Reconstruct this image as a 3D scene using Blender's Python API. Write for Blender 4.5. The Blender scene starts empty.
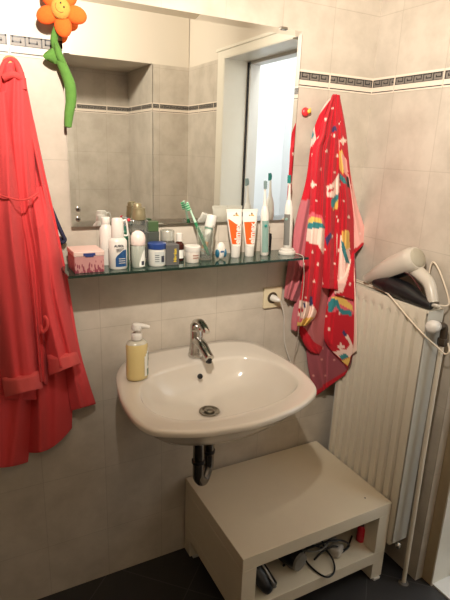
import bpy, bmesh, math, random
from mathutils import Vector, Matrix
random.seed(4)
PI = math.pi
S = bpy.context.scene
COL = S.collection

# ------------------------------------------------------------------ camera
CAM = Vector((-1.3489, -1.4678, 1.4841)); FPX = 503.79
YAW, PIT, ROL = .4929, .2885, .0372
_f = Vector((math.sin(YAW)*math.cos(PIT), math.cos(YAW)*math.cos(PIT), -math.sin(PIT)))
_r = Vector((math.cos(YAW), -math.sin(YAW), 0)); _u = _r.cross(_f)
R_ = math.cos(ROL)*_r + math.sin(ROL)*_u
U_ = -math.sin(ROL)*_r + math.cos(ROL)*_u
cd = bpy.data.cameras.new('camera'); co = bpy.data.objects.new('camera', cd); COL.objects.link(co)
co.matrix_world = Matrix(((R_.x, U_.x, -_f.x, CAM.x), (R_.y, U_.y, -_f.y, CAM.y), (R_.z, U_.z, -_f.z, CAM.z), (0, 0, 0, 1)))
cd.sensor_fit = 'VERTICAL'; cd.sensor_height = 24; cd.sensor_width = 18; cd.lens = FPX/600*24
cd.clip_start = .02; S.camera = co

# ------------------------------------------------------------------ world, lamps, exposure
w = bpy.data.worlds.new('world'); S.world = w; w.use_nodes = True
w.node_tree.nodes['Background'].inputs[0].default_value = (.9, .95, 1, 1)
w.node_tree.nodes['Background'].inputs[1].default_value = .03
S.view_settings.view_transform = 'Standard'; S.view_settings.look = 'None'
S.view_settings.gamma = 1; S.view_settings.exposure = 0.08
def lamp(name, kind, loc, power, col, size, rot=(0, 0, 0), sy=None):
    l = bpy.data.lights.new(name, kind); l.energy = power; l.color = col
    if kind == 'AREA':
        l.size = size
        if sy: l.shape = 'RECTANGLE'; l.size_y = sy
    else: l.shadow_soft_size = size
    o = bpy.data.objects.new(name, l); COL.objects.link(o); o.location = loc; o.rotation_euler = rot
    return o
sp_ = lamp('ceiling_spotlight', 'SPOT', (-1.23, -1.14, 2.08), 160, (1, .90, .79), .022)
sp_.rotation_euler = (Vector((-.5, 0, 1.85))-sp_.location).to_track_quat('-Z', 'Y').to_euler()
sp_.data.spot_size = math.radians(104); sp_.data.spot_blend = 1
sp2 = lamp('rear_fill_spot', 'SPOT', (-1.3, -.95, 2.25), 115, (1, .90, .78), .06)  # added fill that brightens the rear of the room for the mirror
sp2.rotation_euler = (Vector((-.5, -2.0, 1.75))-sp2.location).to_track_quat('-Z', 'Y').to_euler()
sp2.data.spot_size = math.radians(125); sp2.data.spot_blend = 1
lamp('hallway_daylight', 'AREA', (.35, -.85, 2.3), 30, (.90, .95, 1), .4, (0, math.radians(-50), 0), 1.6)

# ------------------------------------------------------------------ helpers
def at(px, py, y=None, x=None, z=None):
    """point of the place seen at a spot of the photograph, on the given plane"""
    d = R_*((px-225)/FPX) + U_*((300-py)/FPX) + _f
    if y is not None: t = (y-CAM.y)/d.y
    elif x is not None: t = (x-CAM.x)/d.x
    else: t = (z-CAM.z)/d.z
    return CAM + d*t
def lin(c):
    return tuple(((v/255)/12.92 if v/255 <= .04045 else ((v/255+.055)/1.055)**2.4) for v in c[:3]) + (1,)
def mat(name, c, rough=.5, metal=0, var=.06, scale=30, bump=0, bscale=200, **kw):
    m = bpy.data.materials.new(name); m.use_nodes = True; nt = m.node_tree; N = nt.nodes; L = nt.links
    b = N['Principled BSDF']; b.inputs['Roughness'].default_value = rough; b.inputs['Metallic'].default_value = metal
    tc = N.new('ShaderNodeTexCoord'); nz = N.new('ShaderNodeTexNoise'); nz.inputs['Scale'].default_value = scale
    nz.inputs['Detail'].default_value = 4; L.new(tc.outputs['Object'], nz.inputs['Vector'])
    mx = N.new('ShaderNodeMix'); mx.data_type = 'RGBA'; L.new(nz.outputs['Fac'], mx.inputs['Factor'])
    k = lin(c); mx.inputs[6].default_value = tuple(v*(1-var) for v in k[:3])+(1,)
    mx.inputs[7].default_value = tuple(min(1, v*(1+var)) for v in k[:3])+(1,)
    L.new(mx.outputs[2], b.inputs['Base Color'])
    if bump:
        n2 = N.new('ShaderNodeTexNoise'); n2.inputs['Scale'].default_value = bscale; n2.inputs['Detail'].default_value = 3
        L.new(tc.outputs['Object'], n2.inputs['Vector'])
        bp = N.new('ShaderNodeBump'); bp.inputs['Strength'].default_value = bump; bp.inputs['Distance'].default_value = .002
        L.new(n2.outputs['Fac'], bp.inputs['Height']); L.new(bp.outputs['Normal'], b.inputs['Normal'])
    for a, v in kw.items(): b.inputs[a.replace('_', ' ')].default_value = v
    return m
def obj(name, bm, m, parent=None, smooth=False, mods=()):
    me = bpy.data.meshes.new(name)
    if isinstance(bm, bmesh.types.BMesh): bm.to_mesh(me); bm.free()
    else: me.from_pydata(*bm)
    for q in (m if isinstance(m, (list, tuple)) else [m]): me.materials.append(q)
    o = bpy.data.objects.new(name, me); COL.objects.link(o)
    if smooth:
        for p in me.polygons: p.use_smooth = True
        me.set_sharp_from_angle(angle=math.radians(smooth if smooth is not True else 50))
    if parent: o.parent = parent
    return o
def tag(o, label=None, cat=None, group=None, kind=None):
    if label: o['label'] = label
    if cat: o['category'] = cat
    if group: o['group'] = group
    if kind: o['kind'] = kind
    return o
def thing(name, loc, label, cat, group=None, rz=0):
    o = bpy.data.objects.new(name, None); COL.objects.link(o); o.location = loc; o.rotation_euler.z = rz
    o.empty_display_size = .02
    return tag(o, label, cat, group)
def box(bm, lo, hi, mi=0, bev=0):
    vs = [bm.verts.new((x, y, z)) for x in (lo[0], hi[0]) for y in (lo[1], hi[1]) for z in (lo[2], hi[2])]
    fs = []
    for f in ((0, 1, 3, 2), (4, 6, 7, 5), (0, 4, 5, 1), (2, 3, 7, 6), (0, 2, 6, 4), (1, 5, 7, 3)):
        q = bm.faces.new([vs[i] for i in f]); q.material_index = mi; fs.append(q)
    if bev:
        es = list({e for q in fs for e in q.edges})
        r = bmesh.ops.bevel(bm, geom=es, offset=bev, segments=2, affect='EDGES', profile=.5)
        for q in r['faces']: q.material_index = mi
def B(*boxes, bev=0):
    bm = bmesh.new()
    for b in boxes: box(bm, b[0], b[1], b[2] if len(b) > 2 else 0, bev)
    bmesh.ops.recalc_face_normals(bm, faces=bm.faces)
    return bm
def lathe(prof, n=32, c=(0, 0, 0), sx=1, sy=1, bm=None, axis=None, mi=0, cap=True):
    """prof: (radius, height) pairs from bottom to top; axis: direction for the height"""
    bm = bm or bmesh.new(); c = Vector(c)
    if axis is None: X, Y, Z = Vector((1, 0, 0)), Vector((0, 1, 0)), Vector((0, 0, 1))
    else:
        Z = Vector(axis).normalized(); X = (Vector((0, 0, 1)) if abs(Z.z) < .9 else Vector((1, 0, 0))).cross(Z).normalized(); Y = Z.cross(X)
    rings = []
    for r, h in prof:
        rings.append([bm.verts.new(c + X*(r*sx*math.cos(2*PI*i/n)) + Y*(r*sy*math.sin(2*PI*i/n)) + Z*h) for i in range(n)])
    for a, b in zip(rings, rings[1:]):
        for i in range(n):
            f = bm.faces.new((a[i], a[(i+1) % n], b[(i+1) % n], b[i])); f.material_index = mi
    if cap:
        f = bm.faces.new(rings[0][::-1]); f.material_index = mi
        f = bm.faces.new(rings[-1]); f.material_index = mi
    return bm
def spline(pts, seg=8, closed=False):
    pts = [Vector(p) for p in pts]; n = len(pts); out = []
    for i in range(n if closed else n-1):
        if closed: p0, p1, p2, p3 = pts[i-1], pts[i], pts[(i+1) % n], pts[(i+2) % n]
        else: p0, p1, p2, p3 = pts[max(i-1, 0)], pts[i], pts[i+1], pts[min(i+2, n-1)]
        for k in range(seg):
            t = k/seg
            out.append(.5*((2*p1)+(p2-p0)*t+(2*p0-5*p1+4*p2-p3)*t*t+(3*p1-p0-3*p2+p3)*t**3))
    if not closed: out.append(pts[-1])
    return out
def tube(path, r, n=10, bm=None, mi=0, smooth=True, sx=1):
    bm = bm or bmesh.new()
    P = spline(path, 8) if smooth else [Vector(p) for p in path]
    m = len(P); rr = r if isinstance(r, (list, tuple)) else [r, r]
    rings = []; X = None
    for i, p in enumerate(P):
        T = (P[min(i+1, m-1)]-P[max(i-1, 0)]).normalized()
        if X is None: X = (Vector((0, 0, 1)) if abs(T.z) < .9 else Vector((1, 0, 0))).cross(T).normalized()
        else: X = (X - T*X.dot(T)).normalized()
        Y = T.cross(X); t = i/(m-1)*(len(rr)-1); k = min(int(t), len(rr)-2); q = rr[k]+(rr[k+1]-rr[k])*(t-k)
        rings.append([bm.verts.new(p+X*(q*sx*math.cos(2*PI*j/n))+Y*(q*math.sin(2*PI*j/n))) for j in range(n)])
    for a, b in zip(rings, rings[1:]):
        for j in range(n):
            f = bm.faces.new((a[j], a[(j+1) % n], b[(j+1) % n], b[j])); f.material_index = mi
    f = bm.faces.new(rings[0][::-1]); f.material_index = mi
    f = bm.faces.new(rings[-1]); f.material_index = mi
    return bm
def ellipsoid(bm, c, r, rot=None, u=16, v=10, mi=0):
    M = Matrix.Translation(c) @ (rot or Matrix()) @ Matrix.Diagonal((*r, 1))
    k = bmesh.ops.create_uvsphere(bm, u_segments=u, v_segments=v, radius=1, matrix=M)
    for f in {f for q in k['verts'] for f in q.link_faces}: f.material_index = mi
def extrude_outline(pts, d, bm=None, mi=0):
    """pts: closed outline of Vectors, d: thickness vector"""
    bm = bm or bmesh.new(); a = [bm.verts.new(p) for p in pts]; b = [bm.verts.new(Vector(p)+Vector(d)) for p in pts]; n = len(pts)
    f = bm.faces.new(a); f.material_index = mi; f = bm.faces.new(b[::-1]); f.material_index = mi
    for i in range(n):
        f = bm.faces.new((a[i], b[i], b[(i+1) % n], a[(i+1) % n])); f.material_index = mi
    return bm
def text(body, size, m, parent, loc, rot, name='lettering', sx=1, bold=0, ext=.0002):
    cu = bpy.data.curves.new('t', 'FONT'); cu.body = body; cu.size = size; cu.extrude = ext; cu.offset = bold
    cu.align_x = 'CENTER'; cu.align_y = 'CENTER'
    t = bpy.data.objects.new('t', cu); COL.objects.link(t)
    dg = bpy.context.evaluated_depsgraph_get(); me = bpy.data.meshes.new_from_object(t.evaluated_get(dg))
    bpy.data.objects.remove(t); me.materials.clear(); me.materials.append(m)
    o = bpy.data.objects.new(name, me); COL.objects.link(o); o.parent = parent
    o.location = loc; o.rotation_euler = rot; o.scale.x = sx
    return o
def sub(o, lv=1):
    m = o.modifiers.new('s', 'SUBSURF'); m.levels = lv; m.render_levels = lv; return o

# ------------------------------------------------------------------ materials
TW, TH, X0, Z0 = .20, .2487, .193, .1992
def tile_mat(name, axis, off, c1=(196, 186, 171), c2=(179, 169, 154), mort=(178, 168, 153)):
    m = bpy.data.materials.new(name); m.use_nodes = True; nt = m.node_tree; N = nt.nodes; L = nt.links
    b = N['Principled BSDF']
    g = N.new('ShaderNodeNewGeometry'); sp = N.new('ShaderNodeSeparateXYZ'); L.new(g.outputs['Position'], sp.inputs[0])
    def add(src, v):
        a = N.new('ShaderNodeMath'); a.operation = 'ADD'; L.new(src, a.inputs[0]); a.inputs[1].default_value = v; return a.outputs[0]
    cb = N.new('ShaderNodeCombineXYZ'); L.new(add(sp.outputs[axis], off), cb.inputs[0]); L.new(add(sp.outputs[2], -Z0+10*TH), cb.inputs[1])
    br = N.new('ShaderNodeTexBrick'); br.offset = 0; br.squash = 1
    for k, v in (('Scale', 1), ('Mortar Size', .0013), ('Mortar Smooth', .3), ('Brick Width', TW), ('Row Height', TH), ('Bias', 0)): br.inputs[k].default_value = v
    br.inputs['Color1'].default_value = lin(c1); br.inputs['Color2'].default_value = lin(tuple(v-5 for v in c1)); br.inputs['Mortar'].default_value = lin(mort)
    L.new(cb.outputs[0], br.inputs['Vector'])
    nz = N.new('ShaderNodeTexNoise'); nz.inputs['Scale'].default_value = 9; nz.inputs['Detail'].default_value = 6; nz.inputs['Roughness'].default_value = .6
    L.new(g.outputs['Position'], nz.inputs['Vector'])
    cr = N.new('ShaderNodeMapRange'); cr.inputs['From Min'].default_value = .38; cr.inputs['From Max'].default_value = .66; L.new(nz.outputs['Fac'], cr.inputs['Value'])
    mx = N.new('ShaderNodeMix'); mx.data_type = 'RGBA'; mx.blend_type = 'MULTIPLY'
    mx.inputs[7].default_value = tuple(a/b_ for a, b_ in zip(lin(c2)[:3], lin(c1)[:3]))+(1,)
    L.new(cr.outputs[0], mx.inputs['Factor']); L.new(br.outputs['Color'], mx.inputs[6]); L.new(mx.outputs[2], b.inputs['Base Color'])
    b.inputs['Roughness'].default_value = .32
    bp = N.new('ShaderNodeBump'); bp.invert = True; bp.inputs['Strength'].default_value = .35; bp.inputs['Distance'].default_value = .001
    L.new(br.outputs['Fac'], bp.inputs['Height']); L.new(bp.outputs['Normal'], b.inputs['Normal'])
    return m
T_X = tile_mat('beige_tiles_x', 0, X0+2)
T_Y = tile_mat('beige_tiles_y', 1, .105+2)
PAINT = mat('cream_paint', (212, 202, 186), .8, var=.02, scale=3)
WHITE_WALL = mat('hall_paint', (235, 236, 236), .8, var=.02, scale=3)
def floor_mat():
    m = bpy.data.materials.new('slate_tiles'); m.use_nodes = True; nt = m.node_tree; N = nt.nodes; L = nt.links; b = N['Principled BSDF']
    tc = N.new('ShaderNodeTexCoord'); mp = N.new('ShaderNodeMapping'); mp.inputs['Rotation'].default_value = (0, 0, PI/4); mp.inputs['Location'].default_value = (.71, .67, 0)
    L.new(tc.outputs['Object'], mp.inputs['Vector'])
    br = N.new('ShaderNodeTexBrick'); br.offset = 0
    for k, v in (('Scale', 1), ('Mortar Size', .0018), ('Brick Width', .3), ('Row Height', .3), ('Bias', 0)): br.inputs[k].default_value = v
    br.inputs['Color1'].default_value = lin((52, 50, 49)); br.inputs['Color2'].default_value = lin((45, 43, 43)); br.inputs['Mortar'].default_value = lin((78, 76, 74))
    L.new(mp.outputs[0], br.inputs['Vector'])
    nz = N.new('ShaderNodeTexNoise'); nz.inputs['Scale'].default_value = 14; nz.inputs['Detail'].default_value = 8; L.new(tc.outputs['Object'], nz.inputs['Vector'])
    mx = N.new('ShaderNodeMix'); mx.data_type = 'RGBA'; mx.blend_type = 'MULTIPLY'; mx.inputs[7].default_value = (.6, .6, .62, 1)
    L.new(nz.outputs['Fac'], mx.inputs['Factor']); L.new(br.outputs['Color'], mx.inputs[6]); L.new(mx.outputs[2], b.inputs['Base Color'])
    b.inputs['Roughness'].default_value = .5
    return m
CER = mat('white_ceramic', (214, 206, 193), .14, var=.01, Coat_Weight=.3)
CHROME = mat('chrome', (205, 204, 200), .2, 1, var=.05)
CHROMED = mat('dark_chrome', (120, 116, 112), .16, 1, var=.1)  # darker chrome for the drain trap
STEEL = mat('brushed_steel', (150, 145, 135), .3, 1)
WPL = mat('white_plastic', (208, 203, 194), .35, var=.02)
CREAMPL = mat('cream_plastic', (205, 192, 160), .4, var=.02)
BLACK = mat('black_plastic', (20, 20, 22), .35)
DARKRUB = mat('dark_rubber', (30, 29, 30), .6)
RADW = mat('radiator_enamel', (212, 203, 184), .3, var=.02)
def vcol_mat(name, rough=.95, bump=.6):
    m = bpy.data.materials.new(name); m.use_nodes = True; nt = m.node_tree; N = nt.nodes; L = nt.links; b = N['Principled BSDF']
    a = N.new('ShaderNodeAttribute'); a.attribute_name = 'print'; L.new(a.outputs['Color'], b.inputs['Base Color'])
    b.inputs['Roughness'].default_value = rough; b.inputs['Sheen Weight'].default_value = .04
    tc = N.new('ShaderNodeTexCoord'); nz = N.new('ShaderNodeTexNoise'); nz.inputs['Scale'].default_value = 350; L.new(tc.outputs['Object'], nz.inputs['Vector'])
    bp = N.new('ShaderNodeBump'); bp.inputs['Strength'].default_value = bump; bp.inputs['Distance'].default_value = .002
    L.new(nz.outputs['Fac'], bp.inputs['Height']); L.new(bp.outputs['Normal'], b.inputs['Normal'])
    return m

# ------------------------------------------------------------------ room shell
HC = 2.5; XL = -2.15; YR = -1.66; YN = -2.14; XP = -.237
def struct(name, bm, m, **k): return tag(obj(name, bm, m, **k), kind='structure')
struct('floor', B(((XL-.1, YN-.1, -.05), (1.2, .1, 0))), floor_mat())
struct('ceiling', B(((XL-.1, YN-.1, HC), (1.2, .1, HC+.05))), PAINT)
ZT = 1.96
struct('wall_back', B(((XL-.1, 0, 0), (.0, .1, 2.12)), ((XL-.1, .004, 2.12), (.0, .1, HC), 1)), [T_X, PAINT])
struct('wall_left', B(((XL-.1, YN, 0), (XL, 0, ZT)), ((XL-.1, YN, ZT), (XL-.004, 0, HC), 1)), [T_Y, PAINT])
DY0, DY1, DZ = -.546, -1.175, 1.955
struct('wall_right', B(((0, -.508, 0), (.135, .1, 2.12)), ((.036, DY0, 0), (.135, -.508, DZ)), ((0, YR-.1, 0), (.135, DY1, ZT)), ((.004, YR-.1, ZT), (.135, -.508, HC), 1), ((.004, -.508, 2.12), (.135, .1, HC), 1)), [T_Y, PAINT])
struct('wall_rear', B(((XP, YR-.5, 0), (.0, YR, ZT)), ((XL, YN-.1, 0), (XP, YN, ZT)), ((XL, YR-.5, ZT), (0, YR-.004, HC), 1)), [T_X, PAINT])
# pier side needs the y-running tile layout
struct('wall_pier', B(((XP-.002, YN, 0), (XP+.003, YR, ZT-.002))), T_Y)
DOORW = mat('door_lacquer', (222, 216, 200), .35, var=.02)
# door casing on the room side and reveal lining
struct('trim_11', B(((.033, DY0-.001, 0), (.036, -.508, DZ)), bev=.001), mat('tan_paint', (168, 150, 120), .5))
struct('trim_1', B(((-.012, DY1-.07, 0), (0, DY1+.003, DZ+.045)), ((-.012, DY1, DZ-.003), (0, -.508, DZ+.045)), ((-.018, DY1-.08, DZ+.035), (.0, -.508, DZ+.05)), bev=.002), DOORW)
struct('trim_2', B(((.034, DY0-.006, 0), (.137, DY0-.0005, DZ)), ((-.01, DY1+.0005, 0), (.137, DY1+.006, DZ)), ((-.01, DY1, DZ-.006), (.137, DY0, DZ))), DOORW)
struct('trim_3', B(((.04, DY1, 0), (.2, DY0-.006, .008))), mat('threshold', (215, 212, 205), .4))
# outer frame with a dark seal, then the corridor
struct('trim_4', B(((.139, DY0-.01, 0), (.2, DY0+.06, DZ+.04)), ((.139, DY1-.06, 0), (.2, DY1+.03, DZ+.04)), ((.139, DY1, DZ-.02), (.2, DY0, DZ+.04)), ((.131, DY1+.0065, 0), (.139, DY1+.018, DZ-.01), 1), ((.131, DY0-.016, 0), (.139, DY0-.0065, DZ-.01), 1)), [WPL, DARKRUB])
struct('wall_corridor', B(((1.05, -2.2, 0), (1.15, .1, HC)), ((.135, -2.24, 0), (1.15, -2.14, HC)), ((.135, .0, 0), (1.15, .1, HC))), WHITE_WALL)

# greek key border
KEY = mat('border_black', (34, 32, 32), .35); KEYG = mat('border_grey', (118, 111, 102), .4, var=.35, scale=400)
BT = mat('border_tile', (220, 206, 188), .3, var=.03)
def border(name, P0, d, nrm, cuts, z0=1.6914, z1=1.7455):
    """P0 start (x,y), d unit direction, nrm into room, cuts = list of (s0,s1) tile pieces"""
    bm = bmesh.new(); d = Vector((*d, 0)); nr = Vector((*nrm, 0)); P0 = Vector((*P0, 0))
    def bar(s0, s1, a, b, mi, th):
        c = [P0+d*s0, P0+d*s1]
        vs = []
        for k in (0, th):
            for q in c:
                for z in (a, b): vs.append(bm.verts.new(q+nr*k+Vector((0, 0, z))))
        for f in ((0, 1, 3, 2), (4, 6, 7, 5), (0, 4, 5, 1), (2, 3, 7, 6), (0, 2, 6, 4), (1, 5, 7, 3)):
            g = bm.faces.new([vs[i] for i in f]); g.material_index = mi
    for s0, s1 in cuts:
        s0 += .0012; s1 -= .0012
        bar(s0, s1, z0, z1, 0, .0012)
        bar(s0+.002, s1-.002, 1.6965, 1.6995, 1, .0017)            # thin line
        a, b = 1.7145, 1.7385
        bar(s0+.002, s1-.002, a, b, 2, .0015)
        u = s0+.003
        while u+.006 < s1:
            def k(x0, x1, h0, h1):
                x0, x1 = u+x0, min(u+x1, s1-.002)
                if x1 > x0+.001: bar(x0, x1, a+h0, a+h1, 1, .0019)
            t = .0034
            k(0, t, .001, .023); k(0, .033, .0196, .023); k(.0296, .033, .0075, .023); k(.011, .033, .0075, .011); k(.011, .0144, .0075, .0155); k(0, .039, .0, .0016); k(.033, .039, .0215, .023)
            u += .0388
    bmesh.ops.recalc_face_normals(bm, faces=bm.faces)
    return struct(name, bm, [BT, KEY, KEYG])
cutb = [(0, X0)] + [(X0+.2*k, X0+.2*k+.2) for k in range(9)]
border('trim_5', (0, 0), (-1, 0), (0, -1), cutb)
cuty = [(0, .105), (.105, .305), (.305, .505)]
border('trim_6', (0, 0), (0, -1), (-1, 0), cuty)
border('trim_7', (0, -1.25), (0, -1), (-1, 0), [(0, .055), (.055, .255), (.255, .41)])
border('trim_8', (0, YR), (-1, 0), (0, 1), [(0, .193), (.193, .237)])
border('trim_9', (XP-.002, YR), (0, -1), (-1, 0), [(0, .2), (.2, .4), (.4, .48)])
border('trim_10', (XP, YN), (-1, 0), (0, 1), [(0, .15)]+[(.15+.2*k, .35+.2*k) for k in range(8)])

# ------------------------------------------------------------------ mirror
MX0, MX1, MZ0, MZ1 = -1.067, -.330, 1.262, 1.85
MIR = bpy.data.materials.new('mirror_silver'); MIR.use_nodes = True
_b = MIR.node_tree.nodes['Principled BSDF']; _b.inputs['Metallic'].default_value = 1; _b.inputs['Roughness'].default_value = .0; _b.inputs['Base Color'].default_value = (.86, .88, .86, 1)
mr = thing('wall_mirror', (-.7, -.006, MZ0), 'large frameless mirror with slanted cut edges on the wall above the glass shelf', 'mirror')
def loc(o, p):   # geometry built in world space, thing origin at its base
    o.matrix_parent_inverse = Matrix.Translation(-p.location); return o
bm = bmesh.new(); bv = .016; yb, yf, ye = -.008, -.0200, -.0185
def ring(x0, x1, z0, z1, y): return [bm.verts.new(v) for v in ((x0, y, z0), (x1, y, z0), (x1, y, z1), (x0, y, z1))]
r0, r1, r2 = ring(MX0, MX1, MZ0, MZ1, yb), ring(MX0, MX1, MZ0, MZ1, ye), ring(MX0+bv, MX1-bv, MZ0+bv, MZ1-bv, yf)
bm.faces.new(r0[::-1]); bm.faces.new(r2)
for a, b in ((r0, r1), (r1, r2)):
    for i in range(4): bm.faces.new((a[i], a[(i+1) % 4], b[(i+1) % 4], b[i]))
bmesh.ops.recalc_face_normals(bm, faces=bm.faces)
loc(obj('glass_pane', bm, MIR, mr), mr)
loc(obj('backing', B(((MX0+.02, -.0082, MZ0+.02), (MX1-.02, 0, MZ1-.02))), DARKRUB, mr), mr)
c = at(284.5, 26, y=-.022)
loc(obj('clip', B(((c.x-.012, -.024, MZ1-.004), (c.x+.012, -.002, MZ1+.004)), bev=.001), STEEL, mr), mr)
bm = bmesh.new()
for py in (209, 219):
    q = at(78, py, y=-.021); lathe([(.0065, 0), (.0065, .003), (.005, .004)], 16, q, 1, 1.2, bm, (0, -1, 0))
    lathe([(.003, .004), (.003, .0045)], 12, q, bm=bm, axis=(0, -1, 0), mi=1)
loc(obj('mounting_stud', bm, [STEEL, BLACK], mr, smooth=True), mr)

# ------------------------------------------------------------------ glass shelf
SX0, SX1, SY, SZ = -1.108, -.334, -.152, 1.155
GLS = bpy.data.materials.new('green_glass'); GLS.use_nodes = True
_b = GLS.node_tree.nodes['Principled BSDF']; _b.inputs['Roughness'].default_value = .03; _b.inputs['Transmission Weight'].default_value = .75; _b.inputs['IOR'].default_value = 1.5; _b.inputs['Base Color'].default_value = lin((92, 122, 108))
GLE = mat('glass_edge', (22, 42, 34), .12, var=.05)
sh = thing('glass_shelf', (-.72, -.01, SZ-.007), 'long green-tinted glass shelf under the mirror holding the toiletries', 'shelf')
bm = bmesh.new(); box(bm, (SX0, SY, SZ-.007), (SX1, -.006, SZ))
bmesh.ops.recalc_face_normals(bm, faces=bm.faces)
for f in bm.faces:
    if abs(f.normal.z) < .5: f.material_index = 1
loc(obj('glass_plate', bm, [GLS, GLE], sh), sh)
for px in (99, 268):
    q = at(px, 270, y=-.02)
    loc(obj('bracket', B(((q.x-.011, -.03, SZ-.03), (q.x+.011, -.0, SZ-.007)), ((q.x-.011, -.014, SZ+.0), (q.x+.011, -.0, SZ+.06 if px > 200 else SZ+.02)), bev=.001), BLACK, sh), sh)

# ------------------------------------------------------------------ wash basin
rim = [(-.70, -.004), (-.60, -.004), (-.545, -.012), (-.482, -.051), (-.462, -.129), (-.455, -.26), (-.466, -.36), (-.487, -.432), (-.513, -.468), (-.571, -.503), (-.626, -.523), (-.70, -.538), (-.762, -.544), (-.835, -.536), (-.90, -.522), (-.975, -.486), (-1.005, -.455), (-1.019, -.40), (-1.020, -.333), (-1.016, -.28), (-.998, -.183), (-.979, -.124), (-.936, -.058), (-.87, -.016), (-.80, -.004)]
inn = [(-.75, -.147), (-.67, -.143), (-.579, -.156), (-.525, -.205), (-.501, -.275), (-.505, -.36), (-.535, -.41), (-.606, -.452), (-.68, -.470), (-.76, -.476), (-.84, -.470), (-.91, -.446), (-.952, -.40), (-.968, -.33), (-.955, -.26), (-.92, -.20), (-.86, -.165)]
DR = Vector((-.742, -.265, 0))
def by_angle(pts, n=96):
    cc = DR; P = spline([(x, y, 0) for x, y in pts], 12, True); A = sorted((math.atan2(p.y-cc.y, p.x-cc.x), (p-cc).length) for p in P)
    out = []
    for i in range(n):
        a = -PI+2*PI*(i+.5)/n
        for j in range(len(A)):
            if A[j][0] > a: break
        else: j = 0
        a1, r1 = A[j]; a0, r0 = A[j-1]
        if a1 < a: a1 += 2*PI
        if a0 > a1: a0 -= 2*PI
        t = (a-a0)/max(a1-a0, 1e-9); r = r0+(r1-r0)*t
        out.append(Vector((cc.x+r*math.cos(a), cc.y+r*math.sin(a), 0)))
    return out
RO, RI = by_angle(rim), by_angle(inn)
bm = bmesh.new(); rings = []
def addring(fn, z): rings.append([bm.verts.new((*(fn(i).xy), z)) for i in range(96)])
circ = lambda r: (lambda i: DR + Vector((math.cos(-PI+2*PI*(i+.5)/96), math.sin(-PI+2*PI*(i+.5)/96), 0))*r)
lo = lambda k: (lambda i: DR+(RO[i]-DR)*k)
li = lambda k: (lambda i: DR+(RI[i]-DR)*k)
mid = lambda t: (lambda i: RO[i]*(1-t)+RI[i]*t)
addring(circ(.03), .716); addring(circ(.06), .714)
for k, z in ((.40, .722), (.58, .736), (.74, .762), (.86, .795), (.93, .818), (.972, .828), (.995, .831), (1, .834), (1, .842)): addring(lo(k), z)
addring(lo(.994), .846); addring(mid(.2), .847); addring(mid(.6), .845); addring(mid(.93), .8445); addring(li(1), .842); addring(li(.985), .835); addring(li(.94), .812)
addring(li(.82), .778); addring(li(.65), .757); addring(li(.4), .745); addring(circ(.045), .739); addring(circ(.026), .735); addring(circ(.022), .728)
for a, b in zip(rings, rings[1:]):
    for i in range(96): bm.faces.new((a[i], a[(i+1) % 96], b[(i+1) % 96], b[i]))
bmesh.ops.recalc_face_normals(bm, faces=bm.faces)
ba = thing('wash_basin', (-.74, -.02, .715), 'white ceramic wall-hung wash basin with rounded rim below the glass shelf', 'sink')
loc(obj('basin', bm, CER, ba, smooth=70), ba)
loc(obj('wall_fixing', B(((-.86, -.13, .716), (-.58, -.001, .80)), bev=.01), CER, ba), ba)
bm = lathe([(.022, .7285), (.031, .7365), (.030, .7395), (.022, .7392), (.019, .7365)], 32, DR)
lathe([(.014, .737), (.014, .741), (.008, .744), (.002, .745)], 24, DR, bm=bm)
d1 = loc(obj('drain', bm, STEEL, ba, smooth=True), ba)
q = at(199.5, 377, z=.805); N_ = Vector((-.06, -.93, .35))
loc(obj('overflow_hole', lathe([(.0085, -.002), (.0085, .002), (.006, .003)], 20, q+Vector((0, -.004, .004)), axis=N_), BLACK, ba, smooth=True), ba)

# trap
tr = thing('siphon_trap', (DR.x, DR.y, .47), 'chrome u-shaped drain trap with black rings hanging under the wash basin', 'pipe')
ax, ay = at(198.5, 455, y=-.262).x, -.262
bx2, by2 = at(208.5, 455, y=-.225).x, -.225
mx_, my_ = (ax+bx2)/2, (ay+by2)/2
loc(obj('pipe', tube([(ax, ay, .722), (ax, ay, .62), (ax, ay, .545), (ax+.004, ay+.003, .510), (mx_, my_, .484), (bx2-.004, by2-.003, .510), (bx2, by2, .545), (bx2, by2, .60), (bx2, by2+.008, .64), (bx2, by2+.04, .665), (bx2, -.05, .67), (bx2, -.001, .67)], .0172, 18), CHROMED, tr, smooth=True), tr)
for x, y in ((ax, ay), (bx2, by2)):
    loc(obj('union_nut', lathe([(.018, -.006), (.0208, -.004), (.0208, .004), (.018, .006)], 24, (x, y, .572)), BLACK, tr, smooth=True), tr)
loc(obj('wall_rosette', lathe([(.03, 0), (.028, .006), (.018, .01)], 24, (bx2, 0, .67), axis=(0, -1, 0)), CHROME, tr, smooth=True), tr)

# faucet
fx, fy, fz = -.712, -.100, .8465
fa = thing('mixer_tap', (fx, fy, fz), 'chrome single-lever mixer tap standing on the back of the wash basin', 'faucet')
loc(obj('body', lathe([(.026, 0), (.027, .004), (.025, .012), (.022, .03), (.0205, .06), (.0205, .085), (.018, .09)], 28, (fx, fy, fz)), CHROME, fa, smooth=True), fa)
loc(obj('spout', tube([(fx, fy, fz+.055), (fx, fy-.04, fz+.052), (fx, fy-.068, fz+.040), (fx+.001, fy-.097, fz+.028)], [.017, .0155, .014, .0125], 18, sx=1.15), CHROME, fa, smooth=True), fa)
loc(obj('aerator', lathe([(.0095, 0), (.0095, .012)], 20, (fx+.001, fy-.090, fz+.012)), BLACK, fa, smooth=True), fa)
bm = lathe([(.0205, .088), (.0215, .092), (.021, .105), (.016, .113), (.006, .116)], 28, (fx, fy, fz))
tube([(fx, fy+.008, fz+.112), (fx, fy-.025, fz+.122), (fx, fy-.06, fz+.112), (fx, fy-.075, fz+.104)], [.010, .010, .009, .007], 14, bm=bm, sx=1.3)
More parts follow.
